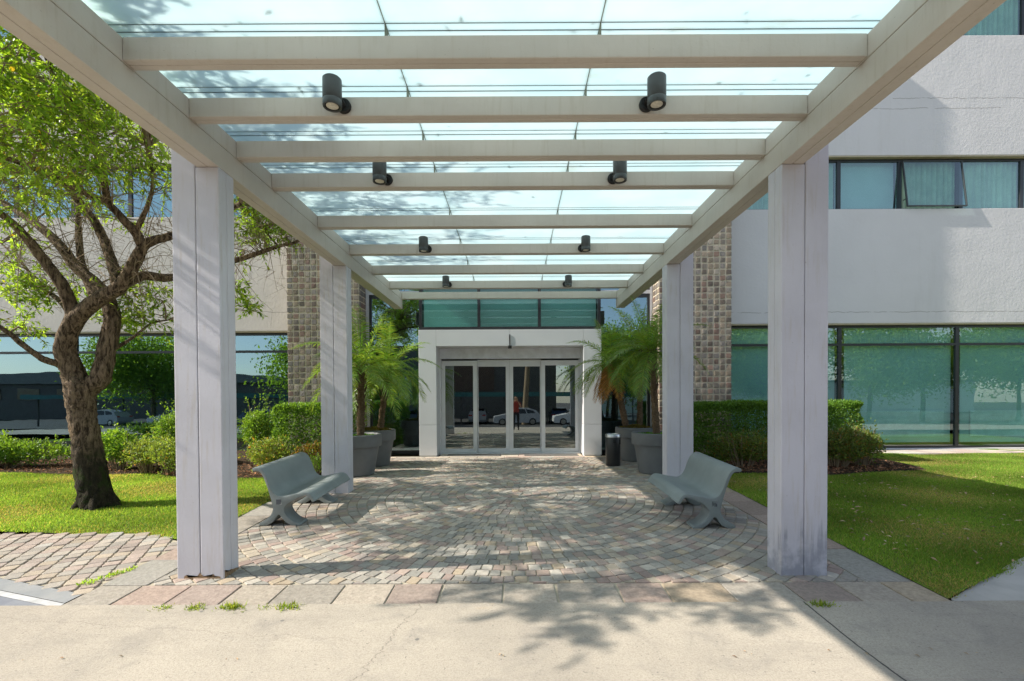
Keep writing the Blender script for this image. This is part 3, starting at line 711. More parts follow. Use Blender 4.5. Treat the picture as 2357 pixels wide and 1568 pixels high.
# table edges and chair-like furniture seen dimly behind the left glass
for x in (-9.2, -7.6, -6.2): m = MB(); m.box(x, x + .9, 13.2, 13.9, .82, .86); m.box(x + .42, x + .48, 13.5, 13.56, .12, .82); bp(m, 'counter', 'partition')
m = MB(); m.box(-17, 17, 11.6, 18.1, 13.2, 13.35); bp(m, 'roof', 'stucco')
# stone clad pillars
TP = [((.175, .155, .135), 7), ((.215, .17, .12), 6), ((.165, .16, .16), 5), ((.20, .115, .09), 4), ((.24, .195, .13), 3), ((.125, .10, .085), 4), ((.27, .245, .205), 2)]
def pillar(x0, x1, ret):
    y0 = 11.3; m = MB(); m.box(x0 + .012, x1 - .012, y0 + .012, 12.4, -.1, 13.0); o = bp(m, 'stone_pillar', 'grout')
    m = MB(); p = .1415
    def tile(f, u, v):
        s = p / 2 - .0145; j = lambda: random.uniform(-.007, .007)
        q = [(u - s + j(), v - s + j()), (u + s + j(), v - s + j()), (u + s + j(), v + s + j()), (u - s + j(), v + s + j())]; q = rounded(q, .10); n = len(q)
        tx, tz = random.uniform(-.06, .06), random.uniform(-.06, .06); h = random.uniform(.010, .018)
        top = [(u + (a - u) * .94, v + (b_ - v) * .94, h + (a - u) * tx + (b_ - v) * tz) for a, b_ in q]
        cen = (u + random.uniform(-.02, .02), v + random.uniform(-.02, .02), h + random.uniform(0, .003))
        vs = [f(a, b_, -.002) for a, b_ in q] + [f(*t) for t in top] + [f(*cen)]
        fs = [(i, (i + 1) % n, n + (i + 1) % n, n + i) for i in range(n)] + [(n + i, n + (i + 1) % n, 2 * n) for i in range(n)]
        m.add(vs, fs, 0, stonecol(.82, TP, .5))
    nx = round((x1 - x0) / p); px_ = (x1 - x0) / nx
    for i in range(nx):
        for k in range(91): tile(lambda a, b_, h: (a, y0 + .012 - h, b_), x0 + (i + .5) * px_, .15 + (k + .5) * p)
    for sx, sg in ((x0, -1), (x1, 1)):
        for i in range(4 if sg == ret else 4):
            for k in range(91): tile(lambda a, b_, h: (sx - sg * .012 + sg * h, a, b_), y0 + .08 + i * p, .15 + (k + .5) * p)
    sub(m, 'stone_facing', 'tile', o, tints=True)
pillar(-5.40, -3.68, 1); pillar(3.42, 5.16, -1)
# curtain wall between the pillars
YC = 11.8
def bars(m, lst, y0, y1):
    for x0, x1, z0, z1 in lst: m.box(x0, x1, y0, y1, z0, z1)
def glaze(name, par, x0, x1, y, z0, z1, mt='glass'):
    g = MB(); g.box(x0, x1, y, y + .008, z0, z1); return sub(g, name, mt, par)
for xa, xb, edge in ((-3.60, -2.275, -1), (2.055, 3.36, 1)):
    m = MB(); f = .06
    bars(m, [(xa, xa + f, .13, 13.1), (xb - f, xb, .13, 13.1), (xa + f, xb - f, .13, .21), (xa + f, xb - f, 2.75, 2.81), (xa + f, xb - f, 3.98, 4.06), (xa + f, xb - f, 7.9, 8.2)], YC, YC + .08)
    w = bp(m, 'curtain_wall_window', 'frame')
    for z0, z1 in ((.205, 2.755), (2.805, 3.985), (4.17, 7.91), (8.19, 13.1)): glaze('pane', w, xa + f - .004, xb - f + .004, YC + .03, z0, z1)
    m = MB(); e = xa if edge < 0 else xb
    m.box(e - .075 if edge < 0 else e, e if edge < 0 else e + .055, YC - .02, YC + .06, .13, 13.1); m.box(xa, xb, YC - .012, YC - .002, 4.07, 4.16); bp(m, 'aluminium_trim', 'alu')
m = MB(); bars(m, [(-2.275, 2.055, 4.3, 4.4), (-.86, -.8, 4.4, 13.1), (.56, .62, 4.4, 13.1), (-2.275, 2.055, 8.0, 8.1)], YC, YC + .08)
w = bp(m, 'curtain_wall_window', 'frame')
for x0, x1 in ((-2.27, -.855), (-.805, .565), (.615, 2.05)): glaze('pane', w, x0, x1, YC + .03, 4.4, 13.1)
# vestibule glass box over the portal
YV = 11.25
m = MB(); bars(m, [(-2.255, -2.185, 3.125, 4.2), (-.875, -.805, 3.19, 4.13), (.555, .625, 3.19, 4.13), (1.97, 2.04, 3.125, 4.2), (-2.185, 1.97, 3.125, 3.19), (-2.185, 1.97, 4.13, 4.2)], YV, YV + .07)
for x in (-2.255, 1.97): m.box(x, x + .07, YV + .07, YC, 3.125, 3.19); m.box(x, x + .07, YV + .07, YC, 4.13, 4.2)
w = bp(m, 'transom_window', 'frame')
for x0, x1 in ((-2.187, -.873), (-.807, .557), (.623, 1.972)): glaze('pane', w, x0, x1, YV + .03, 3.187, 4.133, 'glass_transom')
for x in (-2.235, 2.012):
    g = MB(); g.box(x, x + .008, YV + .07, YC, 3.19, 4.13); sub(g, 'pane', 'glass', w)
m = MB(); m.box(-2.18, 1.96, YV + .22, YV + .24, 3.13, 4.19); bp(m, 'vestibule_panel', 'blind')
m = MB(); m.box(-2.26, 2.045, YV - .01, YC - .03, 4.205, 4.3); bp(m, 'vestibule_roof', 'panel')
# white portal
m = MB()
for x0, x1 in ((-2.26, -1.846), (1.622, 2.045)):
    m.box(x0, x1, 11.2, 11.86, .15, .868, .006); m.box(x0, x1, 11.2, 11.86, .876, 3.115, .006); m.box(x0 + .02, x1 - .02, 11.22, 11.84, .1, .2); m.box(x0 + .02, x1 - .02, 11.22, 11.84, .8, .95)
for x0, x1 in ((-1.842, -.124), (-.118, 1.618)): m.box(x0, x1, 11.2, 11.86, 2.73, 3.115, .005)
m.box(-1.84, 1.61, 11.22, 11.8, 2.74, 3.1)
bp(m, 'portal', 'panel')
m = MB(); m.box(-1.846, 1.622, 11.72, 11.88, 2.475, 2.728, .004); bp(m, 'door_header', 'panel_lav')
m = MB(); m.box(-1.846, -1.815, 11.70, 11.86, .13, 2.47); bp(m, 'door_jamb', 'doorframe'); m = MB(); m.box(1.59, 1.622, 11.70, 11.86, .13, 2.47); bp(m, 'door_jamb', 'doorframe')
m = MB(); m.box(-1.84, 1.615, 11.66, 11.9, .06, .155, .004); bp(m, 'threshold', 'panel')
m = MB(); m.box(-.155, -.065, 11.15, 11.2, 2.665, 2.735, .008); m.box(-.12, -.1, 11.185, 11.197, 2.735, 3.0); bp(m, 'door_sensor', 'lampdark')
DX = [-1.813, -.932, -.132, .650, 1.588]
for i in range(4):
    x0, x1 = DX[i] + .002, DX[i + 1] - .002; y = 11.78 if i in (0, 3) else 11.84
    z0, z1 = .158, 2.43 if i in (0, 3) else 2.455; s = (.085, .1) if i == 0 else ((.022, .09) if i == 1 else ((.09, .022) if i == 2 else (.1, .09))); tp = .125 if i in (0, 3) else .17
    m = MB(); m.box(x0, x0 + s[0], y, y + .05, z0, z1, .003); m.box(x1 - s[1], x1, y, y + .05, z0, z1, .003); m.box(x0 + s[0], x1 - s[1], y, y + .05, z0, z0 + .09, .003); m.box(x0 + s[0], x1 - s[1], y, y + .05, z1 - tp, z1, .003)
    o = bp(m, 'sliding_door', 'doorframe'); glaze('pane', o, x0 + s[0] - .004, x1 - s[1] + .004, y + .02, z0 + .085, z1 - tp + .004, 'doorglass')
m = MB(); m.box(-1.815, 1.59, 11.83, 11.9, 2.457, 2.475); bp(m, 'door_track', 'frame')
# lobby behind
m = MB(); m.box(-5.3, 5.1, 11.93, 17.9, .02, .14); bp(m, 'lobby_floor', 'intfloor')
m = MB(); m.box(-5.3, 5.1, 17.5, 17.7, .14, 13); m.box(-5.37, -5.2, 12.42, 17.5, .14, 13); m.box(4.98, 5.13, 12.42, 17.5, .14, 13); m.box(-5.2, 4.98, 11.95, 17.5, 4.4, 4.7); bp(m, 'lobby_wall', 'interior')
def doormat(x0, x1, y0, y1, label):
    m = MB(); m.box(x0, x1, y0, y1, .128, .146, .006); tag(m.build('doormat', 'mat'), label, 'doormat', group='doormats at the entrance')
doormat(-1.62, -.35, 11.22, 11.5, 'dark grey doormat in front of the left sliding doors'); doormat(.22, 1.5, 11.22, 11.5, 'grey doormat in front of the right sliding doors')

# ================================================================ benches
Z0 = (940, 1475); K = 6.446e-4 * 1.0
TOP = [(1758, 440), (1740, 420), (1690, 410), (1620, 430), (1560, 480), (1510, 570), (1470, 680), (1430, 790), (1390, 860), (1340, 910), (1260, 940), (1100, 918), (950, 888), (830, 866), (760, 880), (710, 920), (680, 970), (648, 1012)]
FRAME = TOP + [(660, 1030), (690, 1020), (722, 980), (765, 938), (810, 918), (850, 930), (950, 960), (1050, 1010), (1130, 1062), (1180, 1110), (1202, 1155), (1200, 1210), (1178, 1262), (1130, 1325), (1060, 1385), (990, 1422), (935, 1442), (930, 1475), (1050, 1475), (1130, 1440), (1200, 1380), (1250, 1320), (1285, 1275), (1322, 1272), (1355, 1315), (1410, 1395), (1480, 1445), (1550, 1472), (1640, 1475), (1668, 1440), (1650, 1418), (1580, 1375), (1500, 1325), (1450, 1272), (1412, 1195), (1402, 1130), (1420, 1040), (1450, 930), (1490, 780), (1520, 680), (1560, 570), (1600, 510), (1650, 475), (1745, 470)]
def P2(p, flip): return ((p[0] - 1300) * K * flip, (1475 - p[1]) * K)
def resamp(pts, k=4):
    Q = [Vector((*p, 0)) for p in pts]; o, _ = catmull(Q, [0] * len(Q), k); return [(q.x, q.y) for q in o]
def prism(m, outline, y0, y1, flip):
    bm = bmesh.new(); a = [bm.verts.new((x, y0, z)) for x, z in outline]; f = bm.faces.new(a)
    e = bmesh.ops.extrude_face_region(bm, geom=[f])['geom']; vv = [g for g in e if isinstance(g, bmesh.types.BMVert)]
    for q in vv: q.co.y = y1
    bmesh.ops.recalc_face_normals(bm, faces=bm.faces[:])
    edges = [g for g in bm.edges if abs(g.verts[0].co.y - g.verts[1].co.y) < 1e-6 and len(g.link_faces) == 2]
    bmesh.ops.bevel(bm, geom=edges, offset=.004, segments=2, affect='EDGES', profile=.5)
    bmesh.ops.triangulate(bm, faces=[g for g in bm.faces if len(g.verts) > 4]); bm.verts.index_update()
    m.add([q.co.copy() for q in bm.verts], [[q.index for q in g.verts] for g in bm.faces]); bm.free()
def bench(x, y, flip, label, L=1.2):
    t = thing('bench', label, 'bench', (x, y, gz(y)), 'benches under the canopy')
    slope = math.atan(.035); t.rotation_euler = (slope, 0, 0)
    top = resamp([P2(p, flip) for p in TOP], 4); th = .036; low = []
    for i, p in enumerate(top):
        a, c = top[max(i - 1, 0)], top[min(i + 1, len(top) - 1)]; d = Vector((c[0] - a[0], c[1] - a[1])).normalized()
        nrm = (d.y, -d.x) if flip > 0 else (-d.y, d.x)
        if flip > 0: nrm = (d.y, -d.x)
        low.append((p[0] - nrm[0] * th * -1 * (-1), p[1] - nrm[1] * th * -1 * (-1)))
    # keep the shell below/behind the top line
    mid = len(top) * 2 // 3
    if low[mid][1] > top[mid][1]: low = [(2 * p[0] - q[0], 2 * p[1] - q[1]) for p, q in zip(top, low)]
    m = MB(); prism(m, top + low[::-1], 0.0, L, flip); m.build('seat', 'bench', t, smooth=35)
    fr = [P2(p, flip) for p in FRAME]
    for k, y0 in enumerate((-.003, L - .217)):
        m = MB(); out = resamp(fr + fr[:1], 2)[:-1]
        out = [(p[0], p[1] - .004 if p[1] > .03 else p[1]) for p in out]
        prism(m, out, y0, y0 + .22, flip); o = m.build('side_frame', 'bench', t, smooth=35)
        if k == 0:
            cx, cz = P2((1293, 1040), flip); m = MB()
            if flip > 0:    # raised outline mark with small strokes
                e = .004; m2 = .028
                for bx in ((-m2, -m2 + e, -m2, m2), (m2 - e * 2, m2, -m2, m2 * .2), (-m2, m2, m2 - e, m2), (-m2 * .2, m2, -m2, -m2 + e), (-.014, .0, .006, .010), (-.014, -.010, -.012, .010), (-.014, .002, -.003, .001), (-.014, 0, -.014, -.010), (.006, .018, .008, .012), (.006, .010, -.002, .012), (.006, .018, -.004, 0), (.014, .018, -.014, 0), (.004, .018, -.018, -.014)):
                    m.box(cx + bx[0], cx + bx[1], y0 - .004, y0 + .002, cz + bx[2], cz + bx[3])
                m.build('emblem', 'emblem', o)
            else:           # recessed-looking dark square with a pale corner bracket
                m.box(cx - .03, cx + .028, y0 - .0025, y0 + .002, cz - .028, cz + .03)
                m.box(cx + .012, cx + .032, y0 - .0045, y0 - .001, cz - .030, cz - .024, 0, 1); m.box(cx + .026, cx + .032, y0 - .0045, y0 - .001, cz - .024, cz - .006, 0, 1)
                m.build('emblem', ['emblem', 'emblem_pale'], o)
    return t
bench(2.24, 5.33, 1, 'grey moulded bench facing left, in the shade beside the right lawn')
bench(-2.755, 5.52, -1, 'grey moulded bench facing right, dappled with sun beside the left lawn')

# ================================================================ bin, planters, palms
t = thing('litter_bin', 'black cylindrical litter bin with a steel rim beside the right planters', 'bin', (1.985, 9.62, .13))
m = MB(); m.lathe([(.0, 0), (.135, 0), (.14, .01), (.146, .02), (.15, .56), (.146, .575), (0, .575)], n=40); m.build('bin_body', 'binblack', t, smooth=40)
m = MB(); m.lathe([(.148, .576), (.156, .578), (.156, .628), (.148, .64), (.125, .643), (.118, .63), (0, .618)], n=40); m.build('rim', 'steel', t, smooth=40)
m = MB(); m.box(-.03, .03, -.156, -.14, .47, .54, .006); m.box(.1, .13, -.115, -.08, .44, .54, .004); m.build('handle', 'lampdark', t)
def pot(x, y, r, h, label, moss):
    t = thing('planter', label, 'planter', (x, y, .13), 'grey planters by the entrance'); b_ = r * .70; rb = h * .70
    m = MB(); m.lathe([(.0, 0), (b_ - .02, 0), (b_, .015), (b_ + (r * .90 - b_) * .98, rb), (r * .985, rb + .006), (r, rb + .03), (r, h - .012), (r - .012, h), (r - .04, h), (r - .05, h - .02), (r - .06, h - .09), (0, h - .09)], n=56); m.build('pot', 'pot', t, smooth=40)
    m = MB(); vs = []; n = 28
    prof = [(0, .03), (.4, .03), (.8, .0), (1, -.02)]
    m.lathe([((r - .058) * a, h - .075 + z) for a, z in prof[::-1]], n=28); m.build('soil', 'soil', t, smooth=True)
    k = 1300; a = RNG.uniform(0, 6.283, k); q = np.sqrt(RNG.uniform(0, 1, k)) * (r - .075)
    P = np.stack([q * np.cos(a), q * np.sin(a), h - .06 + (.09 if moss else .02) * (1 - (q / r) ** 2) + RNG.uniform(-.02, .02, k)], 1)
    tt = tints(k, .7, 1.3, .35 if moss else .05) * (np.array([1, .75, .8]) if moss else np.array([.8, 1.5, .8]))
    leaves('moss' if moss else 'ground_cover', P, np.stack([RNG.normal(size=k), RNG.normal(size=k), RNG.uniform(.1, 1, k)], 1), RNG.normal(0, .4, (k, 3)) + np.array([0, 0, 1]), RNG.uniform(.02, .05, k), RNG.uniform(.012, .025, k), tt, 'moss', t)
    return t
pot(2.60, 8.72, .45, .74, 'grey round planter holding the single right palm, nearest the right bench', False)
pot(2.62, 10.38, .42, .73, 'grey round planter with the mossy mound and two leaning palm trunks, behind the bin', True)
pot(-2.90, 8.66, .45, .74, 'front grey round planter of the left pair, against the second left column', False)
pot(-2.92, 9.85, .43, .74, 'back grey round planter of the left pair, near the glass wall', True)

def palm(name, label, base, trunks, group='palms in the planters'):
    t = thing(name, label, 'palm', base, group)
    for (b0, topv, rad, nf, fl, dead, seed, spear) in trunks:
        rg = np.random.default_rng(seed); b0 = Vector(b0); topv = Vector(topv); mid = (b0 + topv) / 2 + Vector((topv.x - b0.x, topv.y - b0.y, 0)) * -.12
        m = MB(); k = 26; pts = []; rr = []
        for i in range(k + 1):
            e = i / k; p = b0 * (1 - e) ** 2 + mid * 2 * e * (1 - e) + topv * e * e; pts.append(p); rr.append(rad * (1.25 - .45 * e + (.22 if i % 2 else 0)) * (1.2 if e > .85 else 1))
        m.tube(pts, rr, 12, 0, .1)
        for i in range(60):   # old leaf bases
            e = rg.uniform(.35, 1); p = b0 * (1 - e) ** 2 + mid * 2 * e * (1 - e) + topv * e * e; a = rg.uniform(0, 6.28)
            d = Vector((math.cos(a), math.sin(a), 1.3)); m.tube([p, p + Vector((d.x, d.y, d.z * .5)) * rad * 1.4, p + d * rad * 1.9], [.014, .011, .003], 4)
        m.build('trunk', 'palmtrunk', t, smooth=60)
        rach = MB(); P = []; D = []; Nn = []; Ln = []; Tn = []; dP = []; dD = []; dN = []; dL = []; drach = MB()
        for f in range(nf + dead):
            isd = f >= nf; az = rg.uniform(0, 6.283) if f else 0; az = f * 2.399 + rg.normal(0, .2)
            e = (f + .5) / nf; el = R(84 - 108 * min(e, 1) ** .85 + rg.normal(0, 6)) if not isd else R(-35 + rg.normal(0, 16))
            if isd: az = -1.9 + rg.normal(0, 1.0)
            L = fl * rg.uniform(.85, 1.12) * (1 if not isd else .8); droop = (1.0 + .5 * math.cos(el)) * L * .72 * (.5 if e < .12 else 1)
            h = Vector((math.cos(az), math.sin(az), 0)); q = topv + h * .03; pts = []; v = (h * math.cos(el) + Vector((0, 0, math.sin(el)))); nseg = 22; step = L / nseg
            for i in range(nseg + 1):
                pts.append(q.copy()); q = q + v * step; v = (v + Vector((0, 0, -1)) * droop * step * 1.35 / L).normalized()
            (drach if isd else rach).tube(pts, [.009 * (1 - .85 * i / nseg) for i in range(nseg + 1)], 5, tint=(1.6, 1.25, .8) if not isd else (1, 1, 1))
            side = h.cross(Vector((0, 0, 1)))
            for i in range(3, nseg * 2 + 1):
                e2 = i / (nseg * 2); a = min(int(e2 * nseg), nseg - 1); fr = e2 * nseg - a; p = pts[a].lerp(pts[a + 1], fr); tg = (pts[a + 1] - pts[a]).normalized(); up = side.cross(tg); up = up if up.z > 0 else -up
                for sgn in (-1, 1):
                    d = tg * rg.uniform(.55, .8) + side * sgn * 1.0 + up * rg.uniform(.1, .45) + Vector((0, 0, -.18)); l = fl * .24 * (math.sin(math.pi * min(1, .18 + e2 * .8)) ** .7) * rg.uniform(.85, 1.1)
                    if isd: dP.append(p); dD.append(d + Vector((0, 0, -.3))); dN.append(up); dL.append(l)
                    else: P.append(p); D.append(d); Nn.append(up + Vector(rg.normal(0, .2, 3))); Ln.append(l); Tn.append((.8 + .5 * rg.uniform()) * (1.15 if e < .3 else 1))
        if spear:
            for i in range(5):
                d = Vector((rg.normal(0, .14), rg.normal(0, .14), 1)); rach.tube([topv, topv + d * .45, topv + d * .85], [.009, .006, .001], 4, tint=(2.4, 2.0, 1.3))
        rach.build('frond_stems', 'palm', t, tints=True)
        n = len(P); tt = np.array(Tn)[:, None] * np.ones((n, 3)); tt[:, 0] *= RNG.uniform(.9, 1.5, n)
        LL = np.array(Ln); Pa, Da, Na = np.array(P), unit(np.array(D)), unit(np.array(Nn)); d_, s_, n_ = rot_to(Da, Na); W = (LL * .03 + .002)[:, None] * s_
        tip = Pa + d_ * LL[:, None] - np.array([0, 0, 1]) * (LL * .22)[:, None]; mid_ = Pa + d_ * (LL * .5)[:, None] + n_ * (LL * .03)[:, None]
        arr_mesh('fronds', np.stack([Pa - W * .5, Pa + W * .5, mid_ + W, tip, mid_ - W], 1), 5, [(0, 1, 2, 4), (4, 2, 3)], 'palm', tt, t)
        if dead:
            drach.build('dry_frond_stems', 'deadpalm', t, tints=True); LL = np.array(dL); n = len(LL)
            o = leaves('dry_fronds', np.array(dP), np.array(dD), np.array(dN), LL, LL * .05 + .004, tints(n, .6, 1.3), 'deadpalm', t); o['label'] = 'hanging dry orange fronds'
palm('palm', 'single trunk palm nearest the right bench, its crown cut by the column', (2.55, 8.72, .80), [((.05, 0, 0), (-.06, -.02, 1.55), .05, 21, 1.05, 0, 21, True)])
palm('palm', 'twin trunk palm behind the bin, one trunk leaning left with hanging orange fronds', (2.62, 10.38, .80), [((-.18, 0, 0), (-.55, -.1, 1.45), .055, 19, 1.1, 5, 5, False), ((.12, .05, 0), (.16, .1, 1.75), .05, 18, 1.05, 0, 8, False)])
palm('palm', 'dark trunk palm in the front left planter, fronds sticking out past the column', (-2.85, 8.66, .80), [((.05, -.05, 0), (.06, 0, 1.3), .055, 21, 1.22, 0, 31, True)])
palm('palm', 'palm in the back left planter with a sunlit trunk and cut stalks', (-2.85, 9.85, .80), [((.05, 0, 0), (.25, -.1, 1.3), .05, 21, 1.1, 0, 44, True)])

# ================================================================ shrubs and hedges
def bush(name, label, cat, c, rx, ry, z0, z1, n, mat, square=.0, ll=.045, warm=.2, lo=.7, hi=1.25, red=0.0, group=None, yellow=0.0):
    t = thing(name, label, cat, c, group); h = z1 - z0
    m = MB()   # branching stems
    for i in range(int(14 + 20 * rx)):
        a = random.uniform(0, 6.28); q = random.uniform(.2, .85); tx, ty = math.cos(a) * rx * q, math.sin(a) * ry * q
        m.tube([(tx * .35, ty * .35, -.02), (tx * .7, ty * .7, h * .35), (tx, ty, h * random.uniform(.6, .92))], [.012, .008, .003], 5)
    m.build('stems', 'twig', t)
    k = n; U = RNG.normal(size=(k, 3)); U = unit(U); rr = RNG.uniform(.72, 1.0, k) ** .6
    if square:   # clipped box
        Q = RNG.uniform(-1, 1, (k, 3)); ax = RNG.choice(3, k, p=[.12, .5, .38]); sg = np.where(RNG.uniform(0, 1, k) < .5, -1, 1)
        sg[ax == 2] = 1; sg[(ax == 1) & (RNG.uniform(0, 1, k) < .6)] = -1; dep = 1 - np.abs(RNG.normal(0, .13, k)); Q[np.arange(k), ax] = sg * dep; nl = Q / np.maximum(np.abs(Q).max(1, keepdims=True), 1e-6)
        big = (np.abs(Q) > .93).sum(1) >= 2; Q[big] *= .975; nrm = np.zeros((k, 3)); nrm[np.arange(k), ax] = sg
        B = Q
    else:      # several overlapping lobes and loose shoots
        nl = 7 + int(rx * 8); C = unit(RNG.normal(size=(nl, 3))) * RNG.uniform(.3, .62, (nl, 1)); C[:, 2] = np.abs(C[:, 2]) * .9 - .15; lr = RNG.uniform(.42, .6, nl); w = RNG.integers(0, nl, k)
        B = C[w] + U * rr[:, None] * lr[w][:, None]; nrm = U.copy(); ns = k // 9; sh = RNG.integers(0, 26 + int(rx * 30), ns); rg2 = np.random.default_rng(int(abs(c[0]) * 1000))
        sd = unit(rg2.normal(size=(80, 3)) * np.array([1, 1, .6]) + np.array([0, 0, .5])); B[:ns] = sd[sh] * RNG.uniform(.6, 1.28, (ns, 1)) + RNG.normal(0, .025, (ns, 3)); nrm[:ns] = sd[sh]
    lump = .05 * np.sin(B[:, 0] * 7 * rx * 2 + c[0]) if not square else .03 * np.sin(B[:, 0] * rx * 9) + .025 * np.sin(B[:, 2] * 9 + B[:, 0] * 5)
    B = B * (1 + lump[:, None])
    P = np.stack([B[:, 0] * rx, B[:, 1] * ry, h * .5 + B[:, 2] * h * .5], 1); P[:, 2] = np.maximum(P[:, 2], .03 + RNG.uniform(0, .05, k))
    # a few shoots standing proud
    D = unit(nrm * .7 + RNG.normal(0, .55, (k, 3)) + np.array([0, 0, .45])); Nn = unit(nrm + RNG.normal(0, .5, (k, 3)) + np.array([0, 0, .3]))
    tt = tints(k, lo, hi, warm)
    if red: q = RNG.uniform(0, 1, k) < red; tt[q] *= np.array([1.9, .8, .9])
    if yellow: q = RNG.uniform(0, 1, k) < yellow; tt[q] *= np.array([1.45, 1.3, 1.0])
    leaves('foliage', P, D, Nn, RNG.uniform(.6, 1.5, k) * ll, RNG.uniform(.38, .62, k) * ll, tt, mat, t)
    return t
g = lambda x, y: (x, y, lz(x, y) + .02)
bush('hedge', 'long dark green clipped box hedge right of the stone pillar', 'hedge', g(5.42, 10.35), 1.85, .5, 0, 1.22, 40000, 'hedge', 1, .05, .08)
bush('shrub', 'sparse yellow-green shrub with bare twigs between the right bench and hedge', 'shrub', g(4.35, 9.05), .62, .45, 0, .72, 3800, 'shrub', 0, .05, .3, .5, 1.1, .10)
bush('shrub', 'reddish-tinged shrub right of the right front column', 'shrub', g(6.05, 8.95), .62, .45, 0, .82, 4600, 'shrub', 0, .05, .22, .45, 1.0, .16)
bush('shrub', 'loose shrub tip at the far right end of the hedge', 'shrub', g(6.75, 9.25), .36, .36, 0, .90, 2600, 'shrub', 0, .05, .25, .6, 1.2, .06)
bush('hedge', 'clipped green box hedge left of the second left column', 'hedge', g(-3.98, 9.75), .78, .5, .0, 1.24, 20000, 'hedge', 1, .045, .08, .8, 1.3)
bush('shrub', 'dry reddish-brown undergrowth below the left clipped hedge', 'shrub', g(-3.75, 9.0), .5, .32, 0, .58, 1700, 'shrub', 0, .045, .3, .4, .9, .5)
bush('shrub', 'small bright green shrub beside the foot of the second left column', 'shrub', g(-3.52, 8.35), .16, .14, 0, .42, 800, 'hedge', 0, .035, .2, 1.0, 1.7, 0, None, .3)
bush('shrub', 'rounded yellow-tipped shrub right of the left front column', 'shrub', g(-4.38, 8.5), .43, .38, 0, .70, 4200, 'shrub', 0, .042, .2, .8, 1.6, .10, None, .2)
bush('shrub', 'tall narrow bright green shrub just right of the left front column', 'shrub', g(-5.55, 10.2), .36, .36, 0, 1.35, 4200, 'hedge', 0, .05, .2, .8, 1.5)
bush('shrub', 'tall bright green shrub just left of the left front column', 'shrub', g(-7.1, 9.9), .42, .4, 0, 1.28, 4200, 'hedge', 0, .05, .2, .8, 1.5)
bush('shrub', 'rounded pale green shrub left of the left front column', 'shrub', g(-6.35, 8.75), .45, .4, 0, .76, 4400, 'shrub', 0, .042, .15, .9, 1.7, .04, None, .12)
bush('shrub', 'second rounded yellow-green shrub, left of the rounded pale one', 'shrub', g(-6.95, 9.0), .4, .38, 0, .72, 3600, 'shrub', 0, .045, .2, .8, 1.5, .04, None, .2)
bush('shrub', 'feathery upright green shrub just right of the tree trunk', 'shrub', g(-7.75, 9.3), .5, .35, 0, .85, 4200, 'hedge', 0, .055, .2, .9, 1.6)
bush('hedge', 'low leafy green hedge left of the tree trunk', 'hedge', g(-10.4, 9.45), 1.75, .4, 0, .66, 14000, 'hedge', 0, .055, .2, .7, 1.4)
# ================================================================ the tree on the left lawn
tr = thing('tree', 'spreading shade tree with a forked brown trunk and fine bright leaves on the left lawn', 'tree', (0, 0, 0))
YT = 6.42
def PL(lst): return [px(x, y, YT + dy) for x, y, dy in lst]
limbs = [  # (points in the photo with depth offsets, start radius, end radius)
    ([(178, 880, .02), (166, 845, 0), (152, 800, -.05), (176, 735, -.1), (228, 692, -.15), (285, 655, -.2), (318, 600, -.2), (342, 562, -.2), (395, 545, -.1), (470, 520, .1), (560, 470, .3)], .145, .028),
    ([(206, 890, .03), (232, 868, .05), (248, 800, .1), (262, 730, .15), (240, 670, .25), (182, 615, .35), (141, 561, .4), (90, 516, .5), (20, 470, .7), (-60, 430, .9)], .135, .03),
    ([(172, 722, -.1), (150, 660, -.2), (105, 597, -.3), (69, 549, -.4), (28, 507, -.5), (-40, 455, -.7), (-110, 400, -.9)], .09, .025),
    ([(276, 655, -.1), (268, 620, 0), (250, 565, .1), (228, 516, .1), (190, 465, 0), (140, 400, -.2), (90, 330, -.4), (60, 230, -.6)], .085, .02),
    ([(225, 690, .3), (205, 640, .5), (192, 595, .6), (188, 500, .8), (200, 400, .9), (230, 300, .9)], .075, .018),
    ([(335, 570, -.2), (318, 535, -.3), (296, 512, -.4), (255, 470, -.5), (190, 440, -.8), (100, 395, -1.1), (-20, 350, -1.5)], .07, .022),
    ([(295, 650, -.1), (338, 635, .1), (395, 640, .4), (460, 625, .7), (540, 602, .9), (600, 583, 1.0), (645, 568, 1.0), (690, 556, .9), (735, 520, .7)], .075, .016),
    ([(148, 838, 0), (129, 834, -.1), (99, 824, -.2), (60, 796, -.3), (24, 766, -.4), (-20, 735, -.5), (-80, 690, -.6)], .06, .02),
    ([(235, 820, .1), (270, 800, .2), (310, 775, .3), (350, 745, .4), (395, 735, .5)], .035, .01),
    ([(176, 735, -.1), (140, 690, .6), (100, 660, .9), (60, 610, 1.2), (10, 560, 1.4)], .05, .012),
    ([(645, 568, 1.0), (620, 540, 1.0), (590, 510, .9), (560, 480, .8)], .02, .006),
    ([(255, 470, -.5), (240, 380, -.7), (200, 280, -1.0), (140, 180, -1.4), (90, 60, -1.8)], .05, .015),
    ([(318, 535, -.3), (345, 480, -.4), (360, 420, -.5), (350, 340, -.7)], .04, .012),
]
m = MB()
m.tube([px(224, 1185, YT + .0), px(222, 1168, YT), px(214, 1130, YT), px(203, 1060, YT), px(196, 1000, YT), px(188, 950, YT), px(186, 915, YT), px(190, 888, YT + .02), px(196, 872, YT + .03)], [.275, .22, .185, .168, .155, .150, .162, .185, .14], 28, 0, .09, smoothpath=7)
LIMB = []
for pts, r0, r1 in limbs:
    P = PL(pts); k = len(P); rr = [r0 * (1 - i / (k - 1)) ** 1.0 + r1 * (i / (k - 1)) for i in range(k)]
    rr = [q * (.95 if r0 > .12 else .88) for q in rr]; m.tube(P, rr, 20 if r0 > .06 else 9, 0, .1, smoothpath=5); Q, _ = catmull([Vector(p) for p in P], rr, 4); LIMB += list(zip(Q, [i / len(Q) for i in range(len(Q))]))
